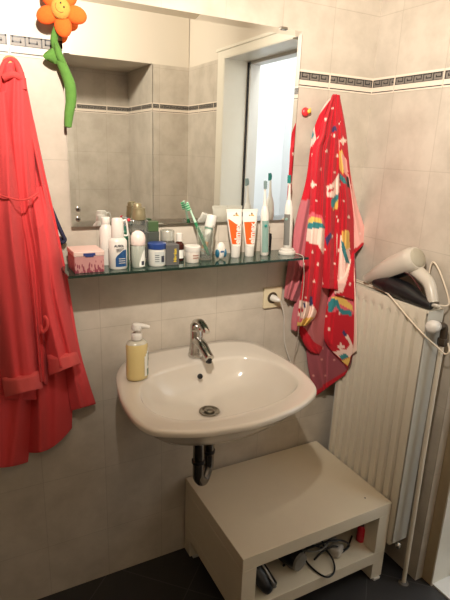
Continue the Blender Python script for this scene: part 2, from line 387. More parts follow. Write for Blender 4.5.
loc(obj('lever', bm, CHROME, fa, smooth=True), fa)
loc(obj('temperature_mark', lathe([(.003, 0), (.003, .001)], 12, (fx, fy-.0212, fz+.098), axis=(0, -1, 0)), mat('red_dot', (190, 40, 40)), fa), fa)

# soap bottle
bx, by = -.938, -.188; bz = .8475
SOAP = bpy.data.materials.new('amber_soap'); SOAP.use_nodes = True; _b = SOAP.node_tree.nodes['Principled BSDF']
_b.inputs['Base Color'].default_value = lin((236, 214, 150)); _b.inputs['Roughness'].default_value = .12; _b.inputs['Transmission Weight'].default_value = .25; _b.inputs['IOR'].default_value = 1.35; _b.inputs['Coat Weight'].default_value = .5
CLEAR = bpy.data.materials.new('clear_plastic'); CLEAR.use_nodes = True; _b = CLEAR.node_tree.nodes['Principled BSDF']
_b.inputs['Base Color'].default_value = lin((235, 238, 232)); _b.inputs['Roughness'].default_value = .06; _b.inputs['Transmission Weight'].default_value = .93; _b.inputs['IOR'].default_value = 1.25
sb = thing('soap_dispenser', (bx, by, bz), 'clear pump bottle of yellow liquid soap on the left rim of the wash basin', 'soap bottle')
ztop = at(141, 323, y=by).z-bz; H = ztop; hb = H*.70
loc(obj('liquid', lathe([(.026, 0), (.031, .004), (.032, .012), (.0305, hb*.55), (.0315, hb*.88), (.030, hb*.93)], 32, (bx, by, bz), 1, .72), SOAP, sb, smooth=True), sb)
loc(obj('neck', lathe([(.0302, hb*.93), (.027, hb*.98), (.014, hb*1.02), (.012, hb*1.08)], 32, (bx, by, bz), 1, .72), mat('clear_frost', (222, 216, 196), .15, Transmission_Weight=.3), sb, smooth=True), sb)
bm = lathe([(.0155, hb*1.04), (.0155, hb*1.17), (.013, hb*1.19), (.006, hb*1.2), (.006, hb*1.27), (.014, hb*1.28), (.015, hb*1.33), (.011, hb*1.42)], 24, (bx, by, bz))
tube([(bx-.008, by, bz+hb*1.37), (bx+.012, by-.004, bz+hb*1.37), (bx+.034, by-.012, bz+hb*1.33)], [.008, .0075, .005], 12, bm=bm)
loc(obj('pump', bm, WPL, sb, smooth=True), sb)
# label wraps the right side
bm = bmesh.new(); vs = []
LABW, LABG = mat('label_paper', (225, 225, 215), .5), mat('label_green', (84, 110, 78), .5, var=.4, scale=120)
for j in range(13):
    h = .012+(hb*.8-.012)*j/12; row = []
    for i in range(9):
        a = math.radians(-62+74*i/8); row.append(bm.verts.new((bx+.0325*math.cos(a), by+.0325*.74*math.sin(a), bz+h)))
    vs.append(row)
for j in range(12):
    for i in range(8):
        if j > 8 and i < j-8: continue
        f = bm.faces.new((vs[j][i], vs[j][i+1], vs[j+1][i+1], vs[j+1][i])); f.material_index = 1 if (3 < j < 10 and i > 2) or (j < 3 and 1 < i < 6) else 0
loc(obj('label_sticker', bm, [LABW, LABG], sb, smooth=True), sb)

# ------------------------------------------------------------------ white bench
LAM = mat('white_laminate', (216, 205, 182), .38, var=.07, scale=7, Coat_Weight=.15)
b0, b1, q0, q1, bt = -.702, -.102, -.438, -.008, .323
be = thing('low_table', ((b0+b1)/2, (q0+q1)/2, 0), 'low white laminate side table with an open shelf under the wash basin', 'table')
loc(obj('tabletop', B(((b0, q0, bt-.048), (b1, q1, bt)), bev=.0015), LAM, be), be)
loc(obj('shelf_board', B(((b0+.0, q0, .076), (b1, q1, .122)), bev=.0015), LAM, be), be)
for a in (b0, b1-.05):
    loc(obj('side_panel', B(((a, q0, .1223), (a+.05, q1, bt-.0483)), bev=.001), LAM, be), be)
for a in (b0, b1-.05):
    for c_ in (q0, q1-.05):
        l = loc(obj('leg', B(((a, c_, .008), (a+.05, c_+.05, .0757)), bev=.001), LAM, be), be)
        loc(obj('foot_glide', B(((a+.012, c_-.006, 0), (a+.04, c_+.03, .009)), bev=.001), WPL, l), be)
        l.children[0].matrix_parent_inverse = (Matrix.Translation(-be.location)).inverted() @ Matrix.Translation(-be.location)
q = at(365, 498, z=bt)
loc(obj('black_spot', lathe([(.003, 0), (.003, .0006)], 12, q), BLACK, be), be)

# things on the lower shelf of the table
zs = .1225
g = thing('hair_straightener', (-.62, -.37, zs), 'black hair straightener with a silver stripe at the left end of the table shelf', 'hair straightener')
A = at(262, 572, y=-.40); A.z = .19; Bq = Vector((A.x+.035, -.41, zs+.025))
bm = tube([(-.635, -.16, .18), (-.635, -.28, .20), (-.63, -.36, .185), (-.618, -.405, .155), (-.607, -.418, .1345)], [.018, .022, .022, .018, .012], 16)
loc(obj('upper_arm', bm, BLACK, g, smooth=True), g)
bm = tube([(-.60, -.16, .15), (-.60, -.28, .152), (-.598, -.36, .148), (-.592, -.41, .1385)], [.018, .020, .019, .0155], 16)
loc(obj('lower_arm', bm, BLACK, g, smooth=True), g)
bm = tube([(-.622, -.30, .2165), (-.614, -.36, .2010), (-.601, -.41, .168), (-.592, -.424, .146)], .0045, 8)
loc(obj('silver_stripe', bm, mat('silver_trim', (140, 138, 132), .3, .8), g, smooth=True), g)
g.location.x += .018; g.scale = (1.2, 1.06, 1.2)
hd = thing('black_hair_dryer', (-.47, -.25, zs), 'black round-barrelled hair tool with a grey end cap lying on the table shelf', 'hair dryer')
c = at(297, 567, y=-.375); c.z = max(c.z, zs+.035)
axd = Vector((-.25, 1, .02))
loc(obj('barrel', lathe([(.030, .004), (.0335, .02), (.034, .10), (.030, .16), (.022, .20)], 28, (c.x, -.375, zs+.0345), axis=axd), BLACK, hd, smooth=True), hd)
loc(obj('end_cap', lathe([(.020, -.006), (.028, -.004), (.030, .006)], 28, (c.x, -.375, zs+.0345), axis=axd), mat('grey_cap', (120, 116, 108), .5), hd, smooth=True), hd)
loc(obj('handle', tube([(c.x-.05, -.26, zs+.05), (c.x-.09, -.25, zs+.03), (c.x-.11, -.2, zs+.018)], .0165, 14), BLACK, hd, smooth=True), hd)
hd.scale = (1.08, 1.08, 1.12)
ad = thing('grey_adapter', (-.29, -.28, zs), 'light grey power plug adapter amid the cables on the table shelf', 'adapter')
c = at(336, 549, z=zs+.02)
bm = bmesh.new(); box(bm, (-.024, -.021, -.017), (.024, .021, .017), 0, .008)
o = obj('casing', bm, mat('grey_plug', (176, 170, 160), .5), ad, smooth=True); ad.location = (c.x, c.y, zs); ad.rotation_euler.z = .5; o.location.z = .0172
obj('plug_pins', B(((.023, -.010, .015), (.040, -.006, .019)), ((.023, .006, .015), (.040, .010, .019))), STEEL, ad)
rb = at(361, 541, z=zs)
rt = thing('red_bottle', (rb.x, rb.y+.004, zs), 'small red plastic bottle with a dark cap at the right end of the table shelf', 'bottle')
obj('bottle_body', lathe([(.013, 0), (.0155, .003), (.0155, .055), (.009, .066)], 20), mat('red_plastic', (200, 25, 50), .3), rt, smooth=True)
obj('cap', lathe([(.009, .066), (.0095, .067), (.0095, .088), (.007, .09)], 18), mat('dark_red_cap', (70, 30, 38), .4), rt, smooth=True)
def cable(name, px, z, r, m, label, cat, **k):
    pts = [at(a, b, z=max(zz, .1268)) for (a, b), zz in zip(px, z)]
    return tag(obj(name, tube(pts, r, 8), m, smooth=True), label, cat, **k)
o = cable('black_cable', [(352, 536), (346, 549), (334, 555), (322, 548), (309, 546), (304, 556), (312, 568), (326, 577), (334, 572), (333, 560), (325, 548), (322, 541)],
      [.125, .125, .126, .135, .155, .14, .127, .126, .126, .135, .15, .14], .0033, BLACK, 'thin black cable looping over the front of the table shelf', 'cable')
o = cable('black_cable', [(283, 566), (300, 552), (318, 545), (330, 541), (343, 541), (349, 545), (344, 550), (334, 546), (322, 552), (314, 560)],
      [.127, .15, .175, .185, .17, .135, .127, .165, .15, .127], .0036, BLACK, 'added black cable coil darkening the back of the table shelf behind the thin loop', 'cable')  # extra coil, added to make the shelf interior darker
o = cable('grey_cable', [(300, 549), (306, 551), (318, 551), (326, 546), (329, 540), (336, 538)], [.16, .168, .172, .175, .165, .15], .0036, mat('grey_cable', (120, 118, 114), .5),
      'grey cable bundle arching above the clutter on the table shelf', 'cable')
bk = thing('black_pouch', (-.33, -.165, zs), 'dark crumpled pouch at the back of the table shelf behind the adapter', 'pouch')
bm = bmesh.new(); bmesh.ops.create_icosphere(bm, subdivisions=4, radius=1)
for v in bm.verts:
    k = 1+.14*math.sin(9*v.co.x+2)*math.cos(7*v.co.y)+.08*math.sin(15*v.co.z+v.co.x*5)
    v.co = Vector((v.co.x*.085*k, v.co.y*.055*k, max(-.0, .045+v.co.z*.050*k)))
obj('fabric', bm, mat('black_nylon', (32, 32, 36), .6), bk, smooth=True)
obj('zip', tube([(-.05, -.03, .078), (0, -.035, .084), (.05, -.03, .078)], .0022, 8), STEEL, bk, smooth=True)

# ------------------------------------------------------------------ radiator
ra = thing('panel_radiator', (-.07, -.27, .15), 'cream white ribbed panel radiator standing by the right wall with a hair dryer on top', 'radiator')
xf, xb, ry0, ry1, rz0, rz1 = -.100, -.028, -.458, -.082, .152, 1.030
n = 9; pitch = (ry1-ry0-.03)/n; pts = []
for i in range(n):                                       # wavy panel outline in plan
    y = ry0+.015+i*pitch
    for t, d in ((0, 0), (.36, 0), (.46, .014), (.76, .014), (.86, 0)): pts.append((y+t*pitch, d))
pts = [(ry0+.002, .003)]+pts+[(ry1-.015, 0), (ry1-.002, .003)]
bm = bmesh.new(); zz = [rz0+.004, rz0+.012, rz0+.035, rz0+.055, rz1-.055, rz1-.035, rz1-.012, rz1-.004]
kk = [0, 0, .15, 1, 1, .15, 0, 0]; grid = []
for z, k in zip(zz, kk):
    grid.append([bm.verts.new((xf+.001+d*k*1.0+(0 if k else 0), y, z)) for y, d in pts])
for a, b in zip(grid, grid[1:]):
    for i in range(len(pts)-1): bm.faces.new((a[i], a[i+1], b[i+1], b[i]))
bk_ = [[bm.verts.new((xf+.014, y, z)) for y in (ry0+.002, ry1-.002)] for z in (zz[0], zz[-1])]
bm.faces.new((bk_[0][0], bk_[1][0], bk_[1][1], bk_[0][1]))
bmesh.ops.recalc_face_normals(bm, faces=bm.faces)
loc(obj('front_panel', bm, RADW, ra, smooth=35), ra)
loc(obj('rear_panel', B(((xb-.012, ry0+.006, rz0+.004), (xb, ry1-.006, rz1-.012)), bev=.003), RADW, ra), ra)
bx_ = []
bx_.append(((xf+.003, ry0+.0, rz1-.006), (xf+.010, ry1, rz1+.003)))
bx_.append(((xb-.007, ry0, rz1-.006), (xb, ry1, rz1+.003)))
y = ry0+.004
while y < ry1-.006: bx_.append(((xf+.008, y, rz1-.004), (xb-.005, y+.006, rz1))); y += .014
loc(obj('top_grille', B(*bx_, bev=0), RADW, ra), ra)
for yy in (ry0-.004, ry1): loc(obj('side_cover', B(((xf+.004, yy, rz0+.012), (xb, yy+.003, rz1+.001)), bev=.001), mat('side_enamel_doorlit', (190, 188, 178), .3, var=.02), ra), ra)  # radiator ends: cool doorway light is put into the enamel colour
bm = lathe([(.011, 0), (.013, .004), (.013, .01), (.009, .014)], 20, (xf+.03, ry0-.004, rz0+.0), axis=(0, -1, 0))
loc(obj('blanking_plug', bm, CHROME, ra, smooth=True), ra)
bm = B(((xf+.004, ry0+.01, rz0-.006), (xf+.02, ry0+.03, rz0+.006)), bev=.002)
loc(obj('bottom_lug', bm, RADW, ra), ra)
for ya, za in ((-.38, .9), (-.14, .9), (-.38, .2), (-.14, .2)): loc(obj('wall_bracket', B(((xb, ya, za), (-.001, ya+.02, za+.08))), STEEL, ra), ra)
# valve, knob and pipe
va = thing('radiator_valve', (-.05, -.485, .95), 'white rounded radiator valve knob on a dark brass valve at the radiator end', 'valve')
kq = Vector((-.095, -.487, .992))
axk = Vector((-.95, -.25, .12))
loc(obj('knob', lathe([(.012, -.022), (.0165, -.016), (.0195, .0), (.0205, .014), (.018, .024), (.010, .029), (.001, .030)], 28, kq, axis=axk), WPL, va, smooth=True), va)
bm = tube([(-.078, -.487, .99), (-.055, -.487, .988), (-.049, -.489, .975), (-.049, -.49, .925)], .0115, 16)
tube([(-.049, -.487, .985), (-.049, -.470, .985), (-.049, -.4630, .985)], .010, 14, bm=bm)
lathe([(.0145, 0), (.0155, .003), (.0155, .02), (.0145, .023)], 6, (-.049, -.49, .925), bm=bm)
loc(obj('valve_body', bm, mat('dark_brass', (78, 66, 54), .4, .6), va, smooth=35), va)
pp = thing('heating_pipe', (-.049, -.49, 0), 'thin cream painted heating pipe running down from the radiator valve to the floor', 'pipe')
loc(obj('pipe', tube([(-.049, -.49, .93), (-.049, -.49, .6), (-.049, -.494, .3), (-.048, -.497, .0)], .0078, 14), RADW, pp, smooth=True), pp)
loc(obj('floor_rosette', lathe([(.018, 0), (.017, .004), (.009, .007)], 20, (-.048, -.497, 0)), mat('rosette_dark', (90, 84, 76), .4), pp, smooth=True), pp)

# ------------------------------------------------------------------ hair dryer on the radiator
DG = mat('dryer_white', (190, 182, 168), .3, var=.02); DRED = mat('dryer_trim', (84, 34, 38), .35)
zr = rz1+.003
hd = thing('white_hair_dryer', (-.06, -.3, zr), 'white and black hair dryer lying on top of the radiator', 'hair dryer')
nz_, ik = Vector((-.062, -.155, 1.062)), Vector((-.062, -.350, 1.172))
AX = (ik-nz_).normalized(); LB = (ik-nz_).length
prof = [(.010, -.012), (.017, -.010), (.019, .02), (.0235, .03), (.033, .075), (.040, .13), (.0425, LB-.03), (.0425, LB-.012), (.040, LB+.004), (.034, LB+.012)]
bm = lathe(prof, 36, nz_, axis=AX)
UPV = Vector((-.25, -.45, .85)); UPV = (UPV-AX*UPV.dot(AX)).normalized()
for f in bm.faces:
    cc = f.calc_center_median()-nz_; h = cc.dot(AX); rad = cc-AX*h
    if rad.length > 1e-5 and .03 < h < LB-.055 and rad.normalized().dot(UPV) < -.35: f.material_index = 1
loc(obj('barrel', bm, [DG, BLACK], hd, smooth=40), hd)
loc(obj('intake_grille', lathe([(.032, LB+.0115), (.030, LB+.015), (.020, LB+.019), (.004, LB+.020)], 32, nz_, axis=AX), mat('intake_mesh', (176, 168, 148), .7, var=.3, scale=900, bump=1, bscale=900), hd, smooth=True), hd)
h0, h1 = ik-AX*.03-UPV*.02, Vector((-.072, -.452, zr+.022))
loc(obj('handle', tube([h0, h0*.5+h1*.5+Vector((0, -.022, .012)), h1], [.024, .019, .016], 20), DG, hd, smooth=True), hd)
g0 = Vector((-.074, -.20, zr+.024))
loc(obj('grip', tube([g0, Vector((-.076, -.27, zr+.034)), Vector((-.078, -.35, zr+.030)), Vector((-.080, -.42, zr+.017)), Vector((-.080, -.455, zr+.013))], [.012, .030, .031, .018, .012], 20), BLACK, hd, smooth=True), hd)
tr_ = [nz_+AX*h+(UPV.cross(AX)*1.0*-1+UPV*-.3).normalized()*(r+.0006) for h, r in ((.05, .0262), (.09, .031), (.13, .0337), (LB-.05, .0366))]
loc(obj('trim_line', tube(tr_+[h0*.75+h1*.25+Vector((-.024, .004, 0)), h0*.35+h1*.65+Vector((-.02, 0, .0))], .0016, 8), DRED, hd, smooth=True), hd)
loc(obj('hanging_loop', tube([h1+Vector((-.004, -.0, -.006)), h1+Vector((-.004, -.016, -.004)), h1+Vector((.006, -.02, -.008))], .006, 10), DG, hd, smooth=True), hd)
CABW = mat('white_cable', (214, 200, 178), .45)
# flex: from the handle, round behind, over the front of the radiator
P_ = [h1+Vector((.006, -.018, -.004)), at(449, 303, x=-.02), at(441, 275, x=-.012), at(433, 262, x=-.012), at(429, 275, x=-.02), at(431, 297, x=-.025)]
loc(obj('cable', tube(P_, .0028, 8), CABW, hd, smooth=True), hd)
pth = [at(340, 279, x=-.085), at(355, 281, x=-.06), at(369, 286, x=-.06), at(383, 291, x=-.085), at(390, 296, x=-.104), at(400, 308, x=-.107), at(412, 322, x=-.107), at(424, 335, x=-.110), at(436, 346, x=-.09), at(445, 354, x=-.075), at(449, 351, x=-.07), at(448, 343, x=-.066)]
tag(obj('hair_dryer_cable', tube(pth, .0027, 8), CABW, smooth=True), 'thin white cable draped over the front corner of the radiator', 'cable')
pth = [at(338, 272, x=-.05), at(350, 275, x=-.045), at(362, 279, x=-.05), at(374, 286, x=-.055), at(386, 291, x=-.06)]
for v in pth: v.z = zr+.004
tag(obj('loose_cable', tube(pth, .0026, 8), CABW, smooth=True), 'short run of white cable lying flat on the radiator top by the dryer nozzle', 'cable')

# ------------------------------------------------------------------ socket and charging cables
so = thing('wall_socket', (-.368, 0, .98), 'beige square wall socket with a white plug to the right of the basin', 'socket')
loc(obj('cover_plate', B(((-.407, -.010, .942), (-.331, -.0, 1.020)), bev=.003), CREAMPL, so), so)
loc(obj('recess', lathe([(.021, 0), (.021, .0106), (.0185, .0106)], 28, (-.372, 0, .981), axis=(0, -1, 0)), mat('socket_inner', (70, 58, 42), .5), so, smooth=True), so)
pl = thing('white_plug', (-.372, -.011, .98), 'white round plug pushed into the wall socket with its thin cable', 'plug')
loc(obj('plug_body', lathe([(.012, .0), (.012, .014), (.008, .03), (.004, .036)], 18, (-.374, -.0108, .982), axis=(.3, -1, -.1)), WPL, pl, smooth=True), pl)
pth = [(-.364, -.045, .978), at(281, 302, y=-.04), at(284, 316, y=-.03), at(284, 331, y=-.02), at(285, 345, y=-.015), at(289, 358, y=-.012), at(293, 368, y=-.012), at(298, 385, y=-.012), at(301, 372, y=-.008), at(293, 362, y=-.008)]
pth = pth[:8]
loc(obj('cord', tube(pth, .0024, 8), WPL, pl, smooth=True), pl)

# ------------------------------------------------------------------ cloth building
def poly_in(p, poly):
    x, y = p; c = False; j = len(poly)-1
    for i in range(len(poly)):
        xi, yi = poly[i]; xj, yj = poly[j]
        if (yi > y) != (yj > y) and x < (xj-xi)*(y-yi)/(yj-yi)+xi: c = not c
        j = i
    return c
def along(pl, t):
    P = [Vector((*p, 0)) for p in pl]; Ls = [(b-a).length for a, b in zip(P, P[1:])]; T = sum(Ls); d = t*T
    for a, b, l in zip(P, P[1:], Ls):
        if d <= l or b is P[-1]: return a+(b-a)*min(d/l, 1)
        d -= l
def panel(V, F, CC, L, R, y0, dome, folds=(), ns=40, nt=110, colf=None, th=.004, bot=.0, curl=1.0, clamp=False, xclamp=-.108, sag=0):
    """sheet between a left and a right outline; y0(t) distance from the wall; folds = (s_top, s_bottom, width, amplitude)"""
    SL = [(p.x, p.y) for p in spline([(*q, 0) for q in L], 6)]; SR = [(p.x, p.y) for p in spline([(*q, 0) for q in R], 6)]
    base = len(V); cols = []
    for layer in (0, 1):
        for j in range(nt+1):
            t = j/nt; a = along(SL, t); b = along(SR, t)
            for i in range(ns+1):
                s = i/ns; p = a+(b-a)*s; p.y += sag*4*s*(1-s)*t**6
                d = (y0(t) if callable(y0) else y0) + dome*(1-abs(2*s-1)**2.5*curl)*min(1, .35+t*3)
                for f in folds:
                    sc = f[0]+(f[1]-f[0])*t+.035*math.sin(t*8+f[0]*20); am = f[3]*min(1, t*4+.15)*(.65+.35*math.sin(t*6+f[2]*50+f[0]*9))
                    d += 1.7*am*math.exp(-((s-sc)/f[2])**2)
                d += .0012*math.sin(j*.09+s*9)+.0015*math.sin(j*.05-s*14)
                if layer: d -= th
                d = max(d, .004 if layer == 0 else .0015)
                q_ = at(p.x, p.y, y=-d)
                xq = xclamp+.004*layer+max(0, q_.z-1.03)*.7
                if clamp and q_.x > xq: q_ = at(p.x, p.y, x=xq)
                V.append(tuple(q_))
                CC.append(colf(p.x, p.y) if colf else (1, 1, 1, 1))
    n = (ns+1)*(nt+1)
    ix = lambda l, j, i: base+l*n+j*(ns+1)+i
    for j in range(nt):
        for i in range(ns):
            F.append((ix(0, j, i), ix(0, j+1, i), ix(0, j+1, i+1), ix(0, j, i+1)))
            F.append((ix(1, j, i), ix(1, j, i+1), ix(1, j+1, i+1), ix(1, j+1, i)))
    for j in range(nt):
        F.append((ix(0, j, 0), ix(1, j, 0), ix(1, j+1, 0), ix(0, j+1, 0)))
        F.append((ix(0, j, ns), ix(0, j+1, ns), ix(1, j+1, ns), ix(1, j, ns)))
    for i in range(ns):
        F.append((ix(0, 0, i), ix(0, 0, i+1), ix(1, 0, i+1), ix(1, 0, i)))
        F.append((ix(0, nt, i), ix(1, nt, i), ix(1, nt, i+1), ix(0, nt, i+1)))
def cloth(name, panels, m, parent=None):
    V, F, CC = [], [], []
    for p in panels: panel(V, F, CC, **p)
    o = obj(name, (V, [], F), m, None, smooth=175)
    at_ = o.data.color_attributes.new('print', 'FLOAT_COLOR', 'POINT')
    at_.data.foreach_set('color', [c for q in CC for c in q])
    if parent: o.parent = parent; loc(o, parent)
    return o
# --- towel print
RED, PALE, DUST, TEAL, YEL, NAVY, PINK, ROSE = [lin(c) for c in ((188, 14, 34), (236, 206, 190), (150, 74, 82), (48, 128, 132), (226, 186, 92), (60, 54, 96), (214, 92, 104), (232, 160, 150))]
def printer(base, shapes=(), dots=True, dcol=PALE, seed=1):
    rnd = random.Random(seed); ds = []
    if dots:
        for gy in range(90, 400, 16):
            for gx in range(280, 375, 13): ds.append((gx+rnd.uniform(-3, 3)+(gy//16 % 2)*6, gy+rnd.uniform(-3, 3), rnd.uniform(1.0, 1.4), rnd.random() < .1))
    def f(x, y):
        c = base
        for dx, dy, r, star in ds:
            ex, ey = abs(x-dx), abs(y-dy)
            if star:
                if ex+ey < 4.2 and (ex < .9 or ey < .9 or abs(ex-ey) < .7 and ex+ey < 3.6): c = dcol
            elif ex*ex+ey*ey < r*r: c = dcol
        for col, pl_ in shapes:
            if poly_in((x, y), pl_): c = col
        return c
    return f
front = printer(RED, [(PINK, [(302, 222), (312, 212), (322, 216), (326, 226), (326, 231), (304, 231)]), (YEL, [(304, 225), (311, 217), (321, 219), (324, 228), (305, 228)]), (TEAL, [(303, 224), (315, 222), (322, 223), (326, 228), (325, 232), (303, 230)]),
    (PALE, [(302, 229), (328, 228), (328, 258), (323, 254), (318, 245), (310, 243), (303, 238)]),
    (PALE, [(296, 326), (299, 300), (306, 301), (313, 305), (317, 312), (314, 319), (306, 326)]), (RED, [(297, 309), (302, 307), (304, 311), (299, 313)]), (NAVY, [(303, 303), (305, 302), (306, 307), (304, 308)]), (NAVY, [(310, 297), (312, 296), (313, 305), (309, 306)]),
    (YEL, [(296, 320), (306, 318), (314, 317), (307, 326), (297, 327)]), (PINK, [(296, 314), (303, 319), (301, 323), (296, 322)])], seed=3)
midc = printer(RED, [(NAVY, [(330, 129), (335, 125), (337, 130), (332, 133)]), (PALE, [(326, 187), (333, 183), (339, 173), (340, 195), (333, 198), (327, 196)]), (RED, [(328, 190), (334, 188), (334, 190), (328, 193)]), (TEAL, [(331, 200), (336, 195), (342, 192), (341, 198), (336, 204), (334, 210), (331, 206)]), (YEL, [(335, 203), (340, 198), (341, 205), (337, 209), (333, 210)]), (NAVY, [(325, 238), (331, 232), (332, 237), (327, 246)])], seed=5)
rightc = printer(RED, [(PALE, [(336, 140), (338, 136), (340, 145), (338, 158)]), (YEL, [(336, 152), (342, 150), (345, 160), (343, 175), (339, 168)]), (ROSE, [(341, 152), (347, 160), (348, 178), (344, 172)]), (TEAL, [(338, 172), (345, 178), (347, 184), (343, 183), (338, 177)]), (BLK := lin((30, 24, 26)), [(346, 176), (350, 178), (351, 189), (347, 187)]),
    (PALE, [(334, 232), (340, 235), (348, 240), (351, 262), (347, 280), (343, 292), (334, 294)]), (YEL, [(342, 231), (349, 230), (350, 248), (346, 250), (342, 240)]), (TEAL, [(341, 240), (344, 243), (348, 258), (350, 264), (346, 262), (342, 250)])], seed=8)
lowr = printer(RED, [(PINK, [(326, 300), (334, 291), (350, 290), (354, 304), (354, 315), (345, 310), (330, 312)]), (YEL, [(331, 297), (342, 296), (352, 305), (353, 311), (342, 305), (333, 303)]), (TEAL, [(328, 303), (332, 298), (338, 300), (341, 309), (352, 311), (352, 316), (341, 314), (336, 306), (331, 313), (328, 312)]),
    (NAVY, [(342, 332), (344, 330), (348, 336), (345, 337)]), (PALE, [(345, 336), (348, 335), (353, 345), (353, 356), (340, 358), (333, 352), (347, 349), (350, 345)]), (TEAL, [(339, 356), (345, 353), (349, 357), (342, 360)]), (YEL, [(341, 361), (350, 357), (350, 368), (346, 364)])], seed=11)
dusty = printer(DUST, [(RED, [(314, 398), (316, 390), (346, 371), (354, 362), (354, 380)])], True, lin((218, 150, 140)), 14)
plain = printer(lin((180, 98, 104)), (), False)
palec = printer(lin((232, 190, 176)), [(TEAL, [(309, 133), (313, 128), (314, 136), (311, 140)]), (RED, [(314, 122), (330, 100), (332, 120), (316, 140)]), (RED, [(305, 152), (316, 142), (318, 200), (300, 210)])], False)
flapc = printer(lin((238, 176, 166)), [(RED, [(350, 252), (360, 245), (370, 236), (370, 250), (352, 262)])], True, lin((244, 200, 190)), 17)
hemc = printer(lin((176, 96, 98)), [(RED, [(296, 318), (306, 330), (314, 342), (326, 349), (324, 358), (300, 352)])], False)
TWL = vcol_mat('towel_terry')
tw = cloth('bath_towel', [
    dict(L=[(329, 99), (322, 109), (314, 128), (311, 142), (306, 180), (297, 215), (290, 250), (285, 285), (284, 298)], R=[(334, 97), (327, 150), (322, 200), (316, 240), (308, 280), (297, 303)], y0=lambda t: .018, dome=.012, folds=[(.4, .3, .1, .01), (.7, .6, .08, .01)], colf=lambda x, y: palec(x, y) if y < 200 else plain(x, y), ns=24),
    dict(L=[(312, 240), (298, 290), (292, 315), (291, 330)], R=[(330, 240), (322, 290), (316, 320), (306, 334)], y0=.014, dome=.012, folds=[(.4, .3, .12, .01)], colf=plain, ns=24, nt=60),
    dict(clamp=True, xclamp=-.107, L=[(322, 200), (310, 290), (306, 340), (309, 372), (316, 396)], R=[(352, 200), (356, 290), (354, 340), (351, 362), (345, 375)], y0=.018, dome=.015, folds=[(.3, .25, .1, .012), (.75, .65, .1, .008)], colf=dusty, ns=44),
    dict(clamp=True, xclamp=-.112, L=[(338, 200), (346, 300), (350, 356)], R=[(350, 200), (356, 300), (357, 351)], y0=.03, dome=.005, colf=printer(lin((232, 206, 186)), (), False), ns=10),
    dict(L=[(318, 250), (303, 310), (299, 328), (303, 342), (310, 352), (317, 354)], R=[(334, 250), (328, 300), (326, 325), (324, 340), (322, 350), (320, 354)], y0=.036, dome=.016, folds=[(.6, .5, .12, .012)], colf=hemc, ns=34, nt=80),
    dict(clamp=True, xclamp=-.120, L=[(336, 200), (331, 280), (326, 310), (324, 338), (332, 351), (344, 363)], R=[(351, 200), (354, 280), (354, 330), (353, 348), (351, 357), (347, 368)], y0=.042, dome=.018, folds=[(.25, .2, .1, .008), (.7, .7, .12, .008)], colf=lowr, ns=40),
    dict(L=[(343, 150), (347, 190), (349, 225), (352, 257)], R=[(348, 160), (357, 203), (363, 222), (368, 240)], y0=.035, dome=.012, folds=[(.5, .6, .15, .01)], colf=flapc, ns=28, nt=70),
    dict(clamp=True, xclamp=-.130, L=[(337, 96), (334, 150), (336, 200), (334, 245), (333, 294)], R=[(340, 97), (346, 130), (350, 170), (353, 200), (354, 240), (353.5, 300)], y0=lambda t: .045+.01*t, dome=.02, folds=[(.5, .6, .12, .012), (.2, .25, .06, -.01)], colf=rightc, ns=36, nt=130),
    dict(clamp=True, xclamp=-.138, L=[(333, 94), (329, 140), (324, 200), (322, 250), (321, 288)], R=[(340, 95), (342, 130), (340, 170), (339, 200), (337, 245), (338, 290)], y0=lambda t: .052+.01*t, dome=.022, folds=[(.4, .5, .12, .01), (.75, .8, .07, -.01)], colf=midc, ns=34, nt=120),
    dict(L=[(332, 95), (327, 110), (321.5, 124), (319, 135), (313, 146), (311, 165), (310, 200), (306, 240), (302, 280), (298, 312), (297, 326)], R=[(337, 94), (333, 130), (328, 180), (326, 230), (323, 270), (320, 300), (316, 316), (306, 326)], y0=lambda t: .056+.02*t, dome=.026, folds=[(.3, .35, .1, .012), (.55, .62, .05, -.012), (.75, .8, .1, .01)], colf=front, ns=40, nt=150),
], TWL)
tag(tw, 'red hooded bath towel printed with dots, stars and rainbows hanging right of the mirror', 'towel')
# --- robe
CORAL = vcol_mat('robe_terry', bump=.5)
cor = lin((218, 70, 72)); corl = lin((226, 90, 88))
rb_ = thing('bathrobe', at(10, 62, y=-.01), 'long coral red terry bathrobe hanging on the wall left of the mirror', 'bathrobe')
hemline = lambda x, y: cor
def hemcol(hem):
    return lambda x, y: corl if hem(x, y) else cor
loc_r = rb_
cloth('back_body', [
    dict(L=[(6, 60), (-14, 160), (-30, 300), (-36, 462)], R=[(22, 72), (38, 170), (48, 280), (28, 462)], y0=.012, dome=.05, folds=[(.35, .45, .1, .012), (.7, .75, .08, .02)], colf=lambda x, y: cor, ns=50, nt=130, sag=6),
    dict(L=[(10, 120), (24, 250), (27, 380), (27, 452)], R=[(34, 120), (60, 250), (72, 360), (72, 428)], y0=.012, dome=.03, folds=[(.3, .25, .12, .02), (.65, .6, .1, .012)], colf=lambda x, y: cor, ns=50, nt=120, sag=9),
], CORAL, rb_)
cloth('right_front', [
    dict(L=[(14, 70), (34, 170), (50, 270), (62, 350), (71, 411)], R=[(24, 72), (40, 150), (54, 212), (68, 280), (80, 350), (96, 404)], y0=.03, dome=.022, folds=[(.5, .45, .12, .014), (.8, .85, .08, -.006)], colf=lambda x, y: cor, ns=36, nt=130)], CORAL, rb_)
